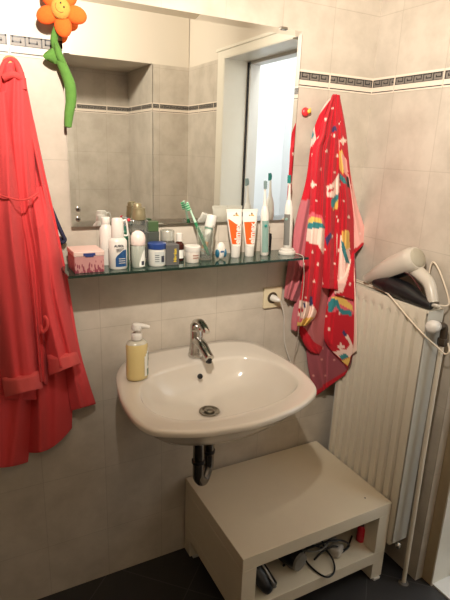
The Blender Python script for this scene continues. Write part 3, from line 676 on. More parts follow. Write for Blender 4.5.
cloth('left_front', [
    dict(L=[(4, 64), (-8, 150), (-14, 250), (-16, 330), (-14, 400)], R=[(14, 62), (24, 130), (28, 200), (33, 280), (38, 340), (46, 400)], y0=lambda t: .05, dome=.02, folds=[(.6, .5, .1, .012), (.85, .9, .07, -.01)], colf=lambda x, y: cor, ns=44, nt=130),
    dict(L=[(8, 74), (2, 130), (12, 200), (22, 250), (28, 300), (36, 380)], R=[(26, 78), (34, 150), (38, 215), (44, 260), (46, 320), (48, 385)], y0=lambda t: .058, dome=.026, folds=[(.35, .35, .1, .016), (.7, .68, .1, .01)], colf=lambda x, y: cor, ns=36, nt=130)], CORAL, rb_)
sl = cloth('sleeve', [
    dict(L=[(26, 190), (31, 250), (36, 290), (42, 330), (49, 372)], R=[(46, 185), (56, 240), (64, 290), (72, 325), (80, 361)], y0=lambda t: .045+.03*min(1, t*2.5), dome=.042, folds=[(.3, .35, .1, .012), (.62, .6, .07, -.012)], colf=lambda x, y: cor, ns=36, nt=110, curl=1.2)], CORAL, rb_)
cf = cloth('cuff', [
    dict(L=[(47, 355), (49, 376)], R=[(77, 352), (81, 363)], y0=.088, dome=.045, colf=lambda x, y: corl, ns=30, nt=16, th=.006)], CORAL, rb_)
sl2 = cloth('sleeve', [
    dict(L=[(-10, 95), (-16, 180), (-14, 260), (-4, 340), (4, 396)], R=[(8, 90), (18, 160), (26, 250), (34, 320), (42, 387)], y0=lambda t: .055+.03*min(1, t*2.5), dome=.05, folds=[(.7, .75, .1, .012), (.45, .5, .08, -.006)], colf=lambda x, y: cor, ns=40, nt=130, curl=1.2)], CORAL, rb_)
cf2 = cloth('cuff', [
    dict(L=[(2, 378), (5, 397)], R=[(40.5, 370), (43, 388)], y0=.096, dome=.055, colf=lambda x, y: corl, ns=30, nt=16, th=.006)], CORAL, rb_)
# collar roll and waist seam, belt loop
RM = mat('coral_terry', (218, 72, 70), .95, var=.1, scale=200, bump=.6, bscale=350)
loc(obj('collar', tube([at(-2, 92, y=-.06), at(0, 76, y=-.055), at(4, 64, y=-.045), at(9.5, 59.5, y=-.04), at(15.5, 62, y=-.045), at(20, 72, y=-.055), at(23.5, 90, y=-.065)], [.006, .006, .006, .006, .007, .008, .008], 12), RM, rb_, smooth=True), rb_)
loc(obj('collar_band', tube([at(3, 78, y=-.066), at(12, 74.5, y=-.07), at(21, 78, y=-.062)], [.008, .009, .008], 12), RM, rb_, smooth=True), rb_)
loc(obj('belt_loop', tube([at(44, 316, y=-.13), at(47, 320, y=-.135), at(47, 327, y=-.135), at(43, 332, y=-.13), at(41, 325, y=-.125)], .0045, 10), RM, rb_, smooth=True), rb_)
loc(obj('waist_seam', tube([at(-6, 193, y=-.133), at(6, 197, y=-.150), at(20, 200, y=-.152), at(30, 198, y=-.13), at(38, 193, y=-.085), ], .0022, 8), RM, rb_, smooth=True), rb_)
rk = thing('robe_hook', at(10, 70, y=0), 'light wooden hook knob showing inside the collar of the coral bathrobe', 'hook')
obj('knob', lathe([(.008, 0), (.009, .02), (.018, .028), (.020, .036), (.016, .044), (.004, .047)], 24, axis=(0, -1, .3)), mat('pale_wood', (214, 160, 104), .6, var=.15, scale=60), rk, smooth=True)

# navy strap item behind the robe
NV = mat('navy_fabric', (38, 42, 66), .9, bump=.4, bscale=300)
ns_ = thing('navy_bag', at(52, 230, y=-.01), 'navy blue fabric bag with white trimmed strap hanging behind the bathrobe', 'bag')
def prism(px, y, th): return extrude_outline([at(a, b, y=y) for a, b in px], (0, th, 0))
loc(obj('strap', tube([at(48, 200, y=-.02), at(53, 212, y=-.022), at(58, 224, y=-.024), at(63, 235, y=-.026), at(65, 240, y=-.024), at(62, 243, y=-.024)], .0052, 10), NV, ns_, smooth=True), ns_)
loc(obj('white_trim', prism([(48, 206), (53, 214), (58, 226), (61, 236), (57, 237), (54, 232), (50, 224)], -.02, .005), mat('white_webbing', (222, 214, 208), .8), ns_), ns_)
bm = bmesh.new()
V, F, CC = [], [], []
panel(V, F, CC, L=[(40, 236), (38, 260), (42, 300), (48, 330)], R=[(66, 238), (58, 256), (60, 290), (68, 316)], y0=.008, dome=.022, ns=16, nt=40)
loc(obj('bag_body', (V, [], F), NV, ns_, smooth=True), ns_)

# ------------------------------------------------------------------ plush flower hanging on the mirror corner
OR = mat('orange_plush', (236, 96, 26), .95, var=.12, scale=120, bump=.6); YP = mat('yellow_plush', (190, 142, 62), .95, var=.12, scale=120, bump=.6); GP = mat('green_plush', (84, 128, 52), .95, var=.15, scale=100, bump=.6)
fc = at(61, 10, y=-.055)
fl = thing('plush_flower', fc+Vector((0, 0, -.30)), 'plush flower with orange petals, smiling yellow face and green stem at the mirror corner', 'soft toy')
N2 = Vector((-.25, -.95, .05)).normalized(); Xf = Vector((0, 0, 1)).cross(N2).normalized()*-1; Yf = Xf.cross(N2); Yf = Yf if Yf.z > 0 else -Yf
tilt = math.radians(50)
for i in range(5):
    a = math.radians(72*i+49)
    d = Xf*math.cos(a)+Yf*math.sin(a)
    M = Matrix((d, N2.cross(d), N2)).transposed().to_4x4()
    bm = bmesh.new(); ellipsoid(bm, fc+d*.035, (.027, .021, .013), M, 20, 14)
    loc(obj('petal', bm, OR, fl, smooth=True), fl)
bm = bmesh.new(); M = Matrix((Xf, Yf, N2)).transposed().to_4x4(); ellipsoid(bm, fc+N2*.010, (.023, .025, .015), M, 24, 16)
face = loc(obj('face', bm, YP, fl, smooth=True), fl)
bm = bmesh.new()
cx, sx_ = math.cos(tilt), math.sin(tilt)
def fp(u, v, off=.0235):
    uu, vv = u*cx-v*sx_, u*sx_+v*cx
    k = 1-(uu/.021)**2-(vv/.023)**2
    return fc+Xf*uu+Yf*vv+N2*(.010+.014*math.sqrt(max(k, 0))+.0006)
for u, v in ((-.005, .007), (.006, .007)): ellipsoid(bm, fp(u, v), (.0024, .0024, .0024), None, 10, 8)
loc(obj('eye', bm, BLACK, fl, smooth=True), fl)
loc(obj('mouth', tube([fp(u, v) for u, v in ((-.012, -.001), (-.009, -.007), (0, -.0105), (.009, -.007), (.012, -.001))], .0009, 8), mat('brown_stitch', (110, 66, 30), .9), fl, smooth=True), fl)
st = [(57, 28), (54, 40), (57, 50), (61, 62), (66, 74), (70, 86), (71, 100), (69, 114), (68, 127)]
sy_ = [-.042, -.035, -.032, -.035, -.036, -.037, -.037, -.037, -.037]
loc(obj('stem', tube([at(a, b, y=y) for (a, b), y in zip(st, sy_)], [.009, .009, .010, .012, .013, .0145, .0135, .012, .009], 14), GP, fl, smooth=True), fl)
def leaf(pts, y, n='leaf'):
    P = spline([at(a, b, y=y) for a, b in pts], 6, True); bm = bmesh.new(); c_ = sum(P, Vector())/len(P)
    f0 = bm.verts.new(c_+Vector((0, -.009, 0))); k0 = bm.verts.new(c_+Vector((0, .009, 0)))
    e = [bm.verts.new(p) for p in P]; m_ = [bm.verts.new(c_+(p-c_)*.6+Vector((0, -.008, 0))) for p in P]; mb = [bm.verts.new(c_+(p-c_)*.6+Vector((0, .008, 0))) for p in P]
    for i in range(len(P)):
        j = (i+1) % len(P); bm.faces.new((e[i], e[j], m_[j], m_[i])); bm.faces.new((m_[i], m_[j], f0)); bm.faces.new((e[j], e[i], mb[i], mb[j])); bm.faces.new((mb[j], mb[i], k0))
    bmesh.ops.recalc_face_normals(bm, faces=bm.faces)
    loc(obj(n, bm, GP, fl, smooth=80), fl)
leaf([(43, 56), (47, 51), (53, 48), (58, 52), (63, 60), (56, 64), (48, 61)], -.034)
leaf([(54, 42), (58, 46), (62, 54), (66, 66), (60, 64), (55, 54)], -.042)
# strawberry-like round wall hook
sh_ = thing('round_hook', at(304, 112, y=0), 'small round red and yellow wall hook between the mirror and the red towel', 'hook')
bm = bmesh.new(); ellipsoid(bm, (0, -.008, 0), (.0145, .008, .0145)); obj('disc', bm, mat('hook_red', (214, 52, 56), .35), sh_, smooth=True)
bm = bmesh.new(); ellipsoid(bm, (.010, -.014, .002), (.008, .006, .007)); ellipsoid(bm, (.014, -.014, .008), (.003, .003, .005)); obj('beak', bm, mat('hook_yellow', (226, 186, 70), .4), sh_, smooth=True)

# ------------------------------------------------------------------ toiletries on the shelf
ZS = SZ+.0004
def sp(px, y): # x under a pixel column for things on the shelf at depth y
    lo_, hi_ = 200, 300
    P1 = at(px, 262, y=y); return P1.x
def top(px, py, y): return at(px, py, y=y).z-ZS
def wd(px0, px1, py, y): return (at(px1, py, y=y)-at(px0, py, y=y)).length*.955
def item(name, px, y, label, cat, group=None, rz=.0): return thing(name, (sp(px, y), y, ZS), label, cat, group, rz)
FACE = math.atan2(-(CAM.x+.7), 1.4)   # unused turning reference
# pink box
y = -.085
x0, x1 = at(75, 272, y=-.135).x, at(104.5, 270, y=-.135).x
hh = top(90, 251.5, -.135)
pb = thing('pink_box', ((x0+x1)/2, -.09, ZS), 'pink floral printed cardboard box with a pale lid at the left end of the shelf', 'box')
w2 = (x1-x0)/2
def pinkmat():
    m = mat('pink_print', (180, 128, 124), .6, var=.1); nt = m.node_tree; N = nt.nodes; L = nt.links
    tc = N.new('ShaderNodeTexCoord'); v = N.new('ShaderNodeTexVoronoi'); v.inputs['Scale'].default_value = 130; mp = N.new('ShaderNodeMapping'); mp.inputs['Scale'].default_value = (1.6, 1.6, .5)
    L.new(tc.outputs['Object'], mp.inputs[0]); L.new(mp.outputs[0], v.inputs['Vector'])
    se = N.new('ShaderNodeSeparateXYZ'); L.new(tc.outputs['Object'], se.inputs[0])
    r = N.new('ShaderNodeMapRange'); r.inputs['From Min'].default_value = .045; r.inputs['From Max'].default_value = .005; L.new(se.outputs[2], r.inputs['Value'])
    cmp_ = N.new('ShaderNodeMath'); cmp_.operation = 'LESS_THAN'; mm = N.new('ShaderNodeMath'); mm.operation = 'MULTIPLY'; mm.inputs[1].default_value = .62; L.new(r.outputs[0], mm.inputs[0])
    L.new(v.outputs['Distance'], cmp_.inputs[0]); L.new(mm.outputs[0], cmp_.inputs[1])
    b = N['Principled BSDF']; src = b.inputs['Base Color'].links[0].from_socket
    mx = N.new('ShaderNodeMix'); mx.data_type = 'RGBA'; mx.inputs[7].default_value = lin((128, 52, 66)); L.new(cmp_.outputs[0], mx.inputs['Factor']); L.new(src, mx.inputs[6]); L.new(mx.outputs[2], b.inputs['Base Color'])
    return m
obj('box_body', B(((-w2, -.045, 0), (w2, .045, hh-.013)), bev=.0015), pinkmat(), pb)
obj('lid', B(((-w2-.0015, -.0465, hh-.013), (w2+.0015, .0465, hh)), bev=.002), mat('pale_pink', (210, 180, 168), .5), pb)
bm = bmesh.new(); box(bm, (-.016, -.0478, hh-.011), (.016, -.0462, hh-.004), 0, .0005); box(bm, (-.011, -.0478, hh-.014), (.011, -.0462, hh-.011), 0, .0004)
obj('blue_emblem', bm, mat('logo_blue', (44, 56, 110), .4), pb)

def bottle(name, px, y, prof, m, label, capprof=None, capm=None, sx=1, sy=1, n=32, cat='bottle', group=None, rz=0):
    t = item(name, px, y, label, cat, group, rz)
    obj('bottle_body', lathe(prof, n, (0, 0, 0), sx, sy), m, t, smooth=40)
    if capprof: obj('cap', lathe(capprof, n, (0, 0, 0), sx if sx < 1 else 1, sy if sx >= 1 else 1), capm, t, smooth=40)
    return t
# white bottle with blue label
y = -.105; H = top(115, 218, y); hb = top(115, 239, y); r = wd(109, 128, 255, y)/2
t = bottle('mouthwash_bottle', 118.3, y, [(r*.9, 0), (r, .003), (r, hb*.93), (r*.85, hb), (r*.62, hb*1.06)], WPL, 'large white bottle with a blue label and looped cap beside the pink box', [(r*.66, hb*1.04), (r*.68, hb*1.06), (r*.62, H*.97), (r*.5, H)], WPL, 1, .75)
bm = bmesh.new(); p1 = [(r*.62*1, 0, hb*1.12), (r*1.02, 0, hb*1.10), (r*1.12, 0, hb*1.20), (r*.95, 0, H*.94), (r*.55, 0, H*.93)]; tube(p1, .0026, 8, bm=bm); obj('cap_loop', bm, WPL, t, smooth=True)
LB_ = mat('label_blue', (26, 70, 116), .35)
bm = bmesh.new(); cols = 12
def wrap(bm, r, sy, a0, a1, h0, h1, k=1.03, n=12, mi=0, hf=None):
    A = []
    for i in range(n+1):
        a = math.radians(a0+(a1-a0)*i/n); hh_ = hf(i/n) if hf else h1
        A.append((bm.verts.new((r*k*math.cos(a), r*k*sy*math.sin(a), h0)), bm.verts.new((r*k*math.cos(a), r*k*sy*math.sin(a), hh_))))
    for p, q in zip(A, A[1:]):
        f = bm.faces.new((p[0], q[0], q[1], p[1])); f.material_index = mi
    return bm
obj('label_sticker', wrap(bm, r, .75, -118, -45, .008, hb*.5, hf=lambda s: hb*(.38+.28*min(1, s*1.4)**.7)), LB_, t, smooth=True)
DT = mat('dark_print', (52, 54, 66), .5)
az = math.atan2(-.35, 1)
text('AUSOL', .0085, DT, t, (-.002, -r*.79, hb*.80), (PI/2, 0, -.15), bold=.0003)
bm = bmesh.new()
for k in range(3): box(bm, (-.010, -r*.80-.0004, hb*(.70-.045*k)), (.010-.004*k, -r*.80+.0006, hb*(.70-.045*k)+.0012))
obj('small_print', bm, DT, t)
bm = bmesh.new()
for k in range(3): box(bm, (-.004, -r*.81-.0004, .018+.006*k), (.014, -r*.80+.0005, .0195+.006*k))
obj('white_print', bm, WPL, t)
# white bottle behind
y = -.045; H = top(108, 217, y); r = wd(98, 107, 217, y)/2
bottle('lotion_bottle', 107, y, [(r*1.5, 0), (r*1.55, .003), (r*1.5, H*.76), (r*1.0, H*.84), (r*.8, H*.87)], WPL, 'white ribbed-cap bottle standing behind the blue-labelled bottle', [(r*.95, H*.86), (r*1.0, H*.87), (r*1.0, H*.99), (r*.9, H)], WPL, 1, .9)
# green sliver bottle
y = -.035; H = top(126, 226, y); bottle('green_bottle', 124.5, y, [(.012, 0), (.013, .002), (.013, H*.8), (.007, H*.9)], mat('green_bottle', (60, 120, 96), .3), 'small green bottle peeking out behind the cap loop of the blue-labelled bottle', [(.008, H*.88), (.008, H)], mat('green_cap', (50, 100, 84), .4))
# roll-on
y = -.105; H = top(137, 230.5, y); hc = top(137, 244, y); r = wd(131, 145, 258, y)/2
t = bottle('roll_on_deodorant', 138.3, y, [(r*.88, 0), (r*.95, .002), (r, hc*.4), (r*.98, hc*.9), (r*.8, hc)], mat('frosted_glass', (186, 190, 176), .3, Transmission_Weight=.3), 'roll-on deodorant with a domed pale pink cap in front of the perfume', [(r*1.0, hc*.97), (r*1.06, hc*1.0), (r*1.04, hc+(H-hc)*.5), (r*.8, hc+(H-hc)*.82), (r*.35, H*.99), (r*.02, H)], mat('pale_pink_cap', (226, 206, 196), .3))
obj('label_sticker', wrap(bmesh.new(), r, 1, -100, -40, .004, hc*.6, 1.02, hf=lambda s: hc*(.2+.55*math.sin(min(1, s*1.3)*PI/2))), LABW, t, smooth=True)
obj('label_print', wrap(bmesh.new(), r, 1, -82, -55, .008, hc*.3, 1.04), DT, t, smooth=True)
# perfume with gold cap
y = -.045; hb = top(139, 219, y); H = top(137, 202, y)
t = item('perfume_bottle', 139.3, y, 'square clear perfume bottle with a dull gold cap in the back row', 'perfume bottle')
obj('glass_body', B(((-.024, -.016, 0), (.024, .016, hb)), bev=.003), CLEAR, t)
obj('perfume_liquid', B(((-.0205, -.0125, .004), (.0205, .0125, hb*.45)), bev=.002), mat('perfume_fluid', (214, 205, 178), .1, Transmission_Weight=.8), t)
bm = lathe([(.021, 0), (.0215, .002), (.020, .022), (.0195, .024), (.0195, .034)], 28, (0, 0, hb-.001)); lathe([(.013, .034), (.013, .046), (.010, .050)], 24, (-.004, 0, hb-.004), bm=bm)
o = obj('cap', bm, mat('dull_gold', (132, 122, 92), .4, .4), t, smooth=40)
text('QL', .017, DT, t, (.004, -.0165, hb*.72), (PI/2, 0, 0), bold=.0004)
bm = bmesh.new(); ellipsoid(bm, (0, 0, 0), (.005, .004, .005)); o = obj('red_button', bm, mat('red_button', (190, 36, 50), .4), t, smooth=True); q = at(128.7, 220, y=y-.01); o.location = (q.x-t.location.x, q.y-t.location.y, q.z-ZS)
bm = bmesh.new()
tube([(q.x-t.location.x, 0-.006, q.z-ZS), (-.022, -.004, q.z-ZS-.004)], .002, 8, bm=bm, smooth=False); obj('button_stem', bm, WPL, t)
# dark green bottle behind blue jar
y = -.05; H = top(152, 221, y); hb = top(152, 231, y); r = wd(147, 158, 226, y)/2
t = item('dark_green_flacon', 152.3, y, 'square dark glass flacon with a moss green cap behind the blue-lidded jar', 'bottle')
obj('bottle_body', B(((-r*1.08, -r*.8, 0), (r*1.08, r*.8, hb)), bev=.002), mat('smoked_glass', (86, 92, 84), .1, Transmission_Weight=.4), t)
obj('cap', B(((-r, -r*.75, hb), (r, r*.75, H)), bev=.002), mat('moss_cap', (62, 84, 52), .4), t)
# blue lid jar
y = -.10; H = top(156.5, 242.5, y); r = wd(148, 165.5, 255, y)/2; hl = H*.76
t = bottle('blue_lid_jar', 157, y, [(r*.93, 0), (r, .003), (r, hl), (r*.95, hl)], mat('jar_white', (206, 204, 196), .35), 'white cream jar with a dark blue screw lid at the front of the shelf', [(r*1.03, hl*.98), (r*1.05, hl), (r*1.05, H*.98), (r*.97, H)], mat('lid_blue', (36, 62, 122), .35), cat='jar')
bm = wrap(bmesh.new(), r, 1, -125, -55, hl*.15, hl*.85, 1.01); wrap(bm, r, 1, -82, -58, hl*.25, hl*.62, 1.02, mi=1)
for k in range(4): wrap(bm, r, 1, -122, -95, hl*(.28+.12*k), hl*(.32+.12*k), 1.02, 6, 1)
obj('label_sticker', bm, [mat('jar_label', (180, 184, 180), .5), DT], t, smooth=True)
# clear glass jar
y = -.05; H = top(167, 230, y); r = wd(160.5, 174, 236, y)/2
t = item('glass_jar', 167.3, y, 'clear glass jar with a shiny lid behind the grey carton', 'jar')
obj('jar_body', lathe([(r*.9, 0), (r, .003), (r, H*.62), (r*.9, H*.66)], 32), CLEAR, t, smooth=40)
obj('contents', lathe([(r*.8, .003), (r*.85, .006), (r*.85, H*.5)], 28), mat('jar_contents', (110, 106, 92), .5, var=.5, scale=150), t, smooth=40)
obj('lid', lathe([(r*.92, H*.66), (r*1.02, H*.68), (r*1.02, H*.97), (r*.95, H)], 32), mat('frosted_lid', (168, 166, 154), .25, .3), t, smooth=40)
# grey carton
y = -.10; x0, x1 = at(166, 262, y=y-.018).x, at(179.2, 262, y=y-.018).x; H = top(172, 245, y-.018)
t = thing('grey_carton', ((x0+x1)/2, y, ZS), 'dark grey little carton with yellow lettering beside the blue-lidded jar', 'box')
obj('carton', B((((x0-x1)/2, -.018, 0), ((x1-x0)/2, .018, H)), bev=.0008), mat('grey_card', (84, 82, 80), .6), t)
text('Nivelon', .0125, mat('yellow_print', (206, 178, 48), .5), t, (.008, -.0184, H*.48), (PI/2, -PI/2, 0), bold=.0004)
# brown bottle
y = -.06; H = top(178, 233, y); r = wd(174, 183.5, 255, y)/2; hb = H*.68
t = bottle('brown_medicine_bottle', 179, y, [(r*.92, 0), (r, .002), (r, hb*.88), (r*.5, hb*1.02), (r*.45, hb*1.06)], mat('brown_glass', (62, 28, 22), .12), 'small brown glass medicine bottle with a white cap left of the round cream pot', [(r*.6, hb*1.04), (r*.62, hb*1.06), (r*.6, H*.98), (r*.5, H)], WPL)
obj('label_sticker', wrap(bmesh.new(), r, 1, -120, -50, hb*.15, hb*.6, 1.02), LABW, t, smooth=True)
# cream pot
y = -.095; H = top(192, 245.5, y); r = wd(184.5, 200, 257, y)/2; hl = H*.68
t = bottle('cream_pot', 192.3, y, [(r*.8, 0), (r*.86, .002), (r*.94, hl), (r*.85, hl*1.02)], mat('cream_white', (214, 206, 194), .3), 'round white cream pot with a screw lid in front of the tumbler', [(r*.98, hl), (r*1.0, hl*1.03), (r*1.0, H*.96), (r*.92, H)], WPL, cat='jar')
bm = bmesh.new()
for k in range(2): wrap(bm, r*.92, 1, -110, -60, hl*(.42+.22*k), hl*(.52+.22*k), 1.03, 8)
obj('label_print', bm, mat('brown_print', (150, 112, 96), .5), t, smooth=True)
# tumbler
y = -.068; H = top(204, 226, y); r = wd(195.5, 213, 226, y)/2; rb2 = r*.78
t = item('glass_tumbler', 205, y, 'clear glass tumbler holding the green toothbrushes and a small tube', 'glass')
obj('glass', lathe([(rb2, 0), (r, H), (r-.0018, H), (rb2-.002, .006), (.001, .006)], 36), CLEAR, t, smooth=40)
tx, ty = t.location.x, t.location.y
GRN = mat('brush_green', (20, 112, 66), .35); MINT = mat('brush_mint', (172, 204, 180), .35)
def manual_brush(p0, p1, label, dx, bh):
    ob = thing('toothbrush', p0, label, 'toothbrush')
    v = p1-p0; P = [p0+v*k for k in (0, .2, .45, .62, .78, 1)]
    bm = tube([p - p0 for p in P[:4]], [.0052, .0058, .0062, .0045], 12, sx=.8); obj('handle', bm, GRN, ob, smooth=True)
    bm = tube([p - p0 for p in P[1:3]], [.0062, .0066], 12, sx=.7); obj('grip_stripe', bm, MINT, ob, smooth=True)
    bm = tube([p - p0 for p in P[3:]], [.0042, .003, .0036], 12); obj('neck', bm, MINT, ob, smooth=True)
    u = v.normalized(); s = Vector((-.9, -.3, -.2)); s = (s-u*s.dot(u)).normalized(); w_ = u.cross(s)
    bm = bmesh.new()
    for i in range(9):
        for k in (-1, 0, 1):
            c_ = v*(.86+.014*i*1.0)+w_*(k*.0032)
            lathe([(.0015, 0), (.0016, .010)], 6, c_, bm=bm, axis=s, mi=i % 3 == 1)
    obj('bristles', bm, [mat('bristle_green', (60, 150, 96), .6), MINT], ob)
    return ob
manual_brush(Vector((tx+.010, ty-.004, ZS+.0135)), at(187, 202, y=-.033), 'green and white manual toothbrush leaning out of the glass tumbler', 0, .01)
# small tube in tumbler
a0, a1 = Vector((tx-.004, ty+.010, ZS+.014)), at(211.5, 219, y=-.042)
tb = thing('small_tube', a0, 'small white tube with a wide white cap standing in the tumbler behind the toothbrushes', 'tube')
v = a1-a0; u = v.normalized()
obj('tube_body', lathe([(.004, 0), (.010, .01), (.0135, v.length*.70)], 20, (0, 0, 0), 1, .8, axis=v), mat('tube_white', (206, 204, 196), .4), tb, smooth=40)
bm = lathe([(.0142, v.length*.70), (.0142, v.length*.75)], 24, axis=v); obj('green_ring', bm, mat('ring_green', (40, 110, 84), .4), tb, smooth=40)
bm = lathe([(.0155, v.length*.75), (.0165, v.length*.77), (.0160, v.length*1.08), (.014, v.length*1.1)], 24, axis=v); obj('cap', bm, WPL, tb, smooth=40)
bm = lathe([(.0095, .008), (.0117, v.length*.35)], 20, (0, 0, 0), 1.02, .82, axis=v); obj('peach_print', bm, mat('peach', (222, 160, 104), .5), tb, smooth=40)
# floss
y = -.085; H = top(220, 242, y)
t = item('dental_floss', 220.3, y, 'small white and teal egg-shaped floss dispenser between the tumbler and toothpaste', 'dental floss')
bm = bmesh.new(); ellipsoid(bm, (0, 0, H*.5), (.0165, .011, H*.5), None, 24, 20); obj('case', bm, WPL, t, smooth=True)
for s in (-1, 1):
    bm = bmesh.new(); ellipsoid(bm, (s*.0125, -.002, H*.36), (.006, .0105, H*.26), None, 16, 14); obj('side_grip', bm, mat('teal_blue', (30, 92, 116), .4), t, smooth=True)
obj('label_print', B(((-.006, -.0116, H*.42), (.006, -.0106, H*.52))), mat('blue_print', (50, 90, 130), .5), t)
# toothpaste tubes
ORG = mat('orange_print', (244, 88, 24), .4, var=.03); TWH = mat('tube_gloss', (226, 220, 208), .3, var=.03)
def paste(px, pxt, label, slant):
    y = -.07; H = top(pxt, 211, y); hc = top(px, 245.5, y)
    t = item('toothpaste_tube', px, y, label, 'toothpaste', 'orange and white toothpaste tubes')
    xt = at(pxt, 211, y=y).x-t.location.x; wt = wd(227, 242.5, 211, y)/2*1.0; wb = wd(231.5, 240.5, 246, y)/2
    bm = bmesh.new(); rr = []; nn = 24
    for j in range(15):
        s = j/14; z = hc+(H-hc)*s; hw = wb+(wt-wb)*min(1, s*1.25)**.8; dp = .0115*(1-s)**.6+.0008; xo = xt*s
        rr.append([bm.verts.new((xo+hw*math.copysign(abs(math.cos(2*PI*i/nn))**.7, math.cos(2*PI*i/nn)), dp*math.copysign(abs(math.sin(2*PI*i/nn))**.8, math.sin(2*PI*i/nn)), z)) for i in range(nn)])
    for a, b in zip(rr, rr[1:]):
        for i in range(nn): bm.faces.new((a[i], a[(i+1) % nn], b[(i+1) % nn], b[i]))
    bm.faces.new(rr[0][::-1]); bm.faces.new(rr[-1])
    obj('tube_body', bm, TWH, t, smooth=40)
    # orange printed field, follows the tube front
    bm = bmesh.new(); G = []
    for j in range(13):
        s0 = .06+.72*j/12; row = []
        for i in range(9):
            q = -.93+1.53*i/8; s = min(s0, (.80-.26*(i/8)) if slant else .70)
            z = hc+(H-hc)*s; hw = wb+(wt-wb)*min(1, s*1.25)**.8; dp = .0115*(1-s)**.6+.0008; xo = xt*s
            ca = q; th_ = abs(ca)**(1/.7); sa = math.sqrt(max(0, 1-th_*th_))**.8
            row.append(bm.verts.new((xo+hw*ca, -dp*sa-.0006, z)))
        G.append(row)
    for a, b in zip(G, G[1:]):
        for i in range(8): bm.faces.new((a[i], a[i+1], b[i+1], b[i]))
    obj('orange_field', bm, ORG, t, smooth=True)
    s = .38; ln = (H-hc)
    text('elmex', .0275, TWH, t, (xt*.4+wb*.22, -.0120, hc+ln*.37), (PI/2-.08, -PI/2, 0), bold=.0006, sx=1.0, ext=.0012)
    bm = bmesh.new(); zz_ = hc+ln*.84
    for dx_, dz_, r_, mi in ((.002, 0, .0075, 0), (-.008, -.010, .0034, 1), (.009, -.009, .0034, 1), (.0, .010, .0034, 2), (-.008, .004, .003, 2)):
        lathe([(r_, 0), (r_, .0006)], 14, (xt*.8+dx_+.004, -.0036, zz_+dz_), bm=bm, axis=(0, -1, 0), mi=mi)
    obj('picture_print', bm, [mat('print_yellow', (232, 160, 60), .5), mat('print_red', (160, 60, 70), .5), mat('print_brown', (130, 110, 84), .5)], t)
    obj('crimp', B(((xt-wt*1.02, -.0016, H-.003), (xt+wt*1.02, .0016, H+.006))), TWH, t)
    obj('cap', lathe([(wb*.93, 0), (wb*.97, .001), (wb*1.02, hc-.001), (wb*.8, hc)], 28, (0, 0, 0), 1, .85), WPL, t, smooth=40)
paste(235, 234.2, 'white toothpaste tube with a slanted orange field, left of the pair', True)
paste(248.8, 250, 'white toothpaste tube with a square-topped orange field, next to the electric toothbrush', False)
# electric toothbrushes
TEALH = mat('brush_teal', (24, 120, 112), .5); SAGE = mat('sage_rubber', (122, 150, 140), .5); GREY = mat('grey_rubber', (112, 110, 104), .5)
def ebrush(t, x, y, z0, zb, zt, rb_, m2, headm, rz):
    Hb = zb-z0
    h = obj('handle', lathe([(rb_*.8, 0), (rb_, .004), (rb_*1.02, Hb*.5), (rb_*.95, Hb*.85), (rb_*.62, Hb*.97), (rb_*.5, Hb)], 28, (0, 0, z0-ZS)), WPL, t, smooth=True)
    bm = wrap(bmesh.new(), rb_, 1, rz-45, rz+45, z0-ZS+.012, z0-ZS+Hb*.72, 1.06, 12); obj('front_inlay', bm, m2, t, smooth=True)
    a = math.radians(rz)
    bm = lathe([(.0045, 0), (.0045, .003), (.003, .0035)], 16, (rb_*1.0*math.cos(a), rb_*1.0*math.sin(a), z0-ZS+Hb*.62), axis=(math.cos(a), math.sin(a), 0)); obj('power_button', bm, SAGE if m2 is not SAGE else TEALH, t, smooth=True)
    bm = lathe([(.006, Hb-.001), (.0065, Hb+.004), (.0045, Hb+.02), (.003, (zt-z0)*.92), (.0035, zt-z0)], 18, (0, 0, z0-ZS)); nk = obj('brush_neck', bm, WPL, t, smooth=True)
    bm = bmesh.new(); L0 = zt-z0
    for i in range(7):
        for k in (-1, 0, 1): lathe([(.0018, 0), (.0020, .008)], 6, (k*.0035*math.sin(a), -k*.0035*math.cos(a), L0-.020+.0035*i+(z0-ZS)), bm=bm, axis=(math.cos(a), math.sin(a), 0))
    ellipsoid(bm, (0, 0, L0-.009+z0-ZS), (.005, .005, .013), None, 12, 10); obj('brush_head', bm, headm, t, smooth=40)
y = -.075; t = item('electric_toothbrush', 264, y, 'white electric toothbrush with a sage green front standing beside the toothpaste', 'electric toothbrush', 'electric toothbrushes')
ebrush(t, 0, 0, ZS, at(264, 206, y=y).z, at(264, 181.5, y=y).z, wd(259.8, 267.4, 230, y)/2, SAGE, mat('grey_bristle', (112, 132, 130), .6), -110); t.rotation_euler.y = math.radians(-3.2)
y = -.078; q = at(287, 252, y=y)
ch = thing('brush_charger', (q.x, y, ZS), 'round white charging base at the right end of the shelf under a toothbrush', 'charger')
rc = wd(279.3, 294.8, 251, y)/2
obj('base', lathe([(rc*.97, 0), (rc, .002), (rc, .009), (rc*.93, .011)], 32, (0, 0, 0), 1, .8), WPL, ch, smooth=40)
obj('upper_disc', lathe([(rc*.8, .0108), (rc*.82, .012), (rc*.80, .018), (rc*.7, .0195)], 32, (0, 0, 0), 1, .8), WPL, ch, smooth=40)
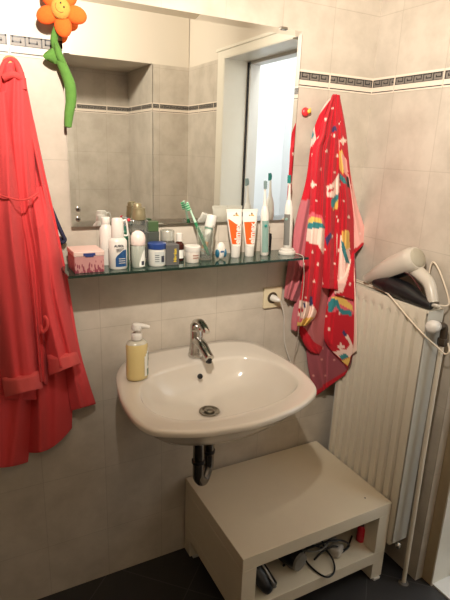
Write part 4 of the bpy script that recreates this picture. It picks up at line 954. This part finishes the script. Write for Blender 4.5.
cpt = [Vector((q.x+.012, y-.004, ZS+.004)), Vector((q.x+.024, -.13, ZS+.003)), at(303.5, 262, y=-.158), at(304, 280, y=-.135), at(302, 300, y=-.12), at(299.5, 322, y=-.09), at(297.5, 340, y=-.05), at(294, 362, y=-.014), at(298, 384, y=-.010)]
cpt[1].x = min(cpt[1].x, SX1-.004)
loc(obj('cord', tube(cpt, .0015, 8), mat('cord_grey', (176, 160, 148), .5), ch, smooth=True), ch)
t = thing('electric_toothbrush', (q.x+.001, y, ZS), 'white electric toothbrush with a teal head standing in the round charger', 'electric toothbrush', 'electric toothbrushes')
ebrush(t, 0, 0, ZS+.020, at(288.6, 200, y=y).z, at(288.6, 176, y=y).z, wd(283.5, 291, 225, y)/2, GREY, TEALH, -150); t.rotation_euler.y = math.radians(-2.6); t.location.x += .001

# ------------------------------------------------------------------ pieces that belong to a part
SUBS = [('lettering', 'tube_body'), ('orange_field', 'tube_body'), ('picture_print', 'tube_body'), ('crimp', 'tube_body'), ('bristles', 'neck'), ('cap_loop', 'cap'), ('small_print', 'bottle_body'),
        ('white_print', 'label_sticker'), ('eye', 'face'), ('mouth', 'face'), ('aerator', 'spout'), ('temperature_mark', 'lever'), ('intake_grille', 'barrel'), ('trim_line', 'barrel'), ('hanging_loop', 'handle'),
        ('power_button', 'handle'), ('front_inlay', 'handle'), ('brush_head', 'brush_neck'), ('recess', 'cover_plate'), ('blue_emblem', 'lid'), ('green_ring', 'tube_body'), ('peach_print', 'tube_body'),
        ('grip_stripe', 'handle'), ('blanking_plug', 'side_cover'), ('silver_stripe', 'upper_arm'), ('white_trim', 'strap'), ('red_button', 'button_stem')]
kind_of = lambda o: o.name.split('.')[0]
for o in [o for o in COL.objects if o.parent is None and o.type == 'EMPTY']:
    kids = list(o.children)
    for a, b in SUBS:
        par = [k for k in kids if kind_of(k) == b]
        if not par: continue
        for k in [k for k in kids if kind_of(k) == a]:
            p = par[0]; ml = p.matrix_parent_inverse @ p.matrix_basis
            inv = ml.inverted() @ k.matrix_parent_inverse
            k.parent = p; k.matrix_parent_inverse = inv
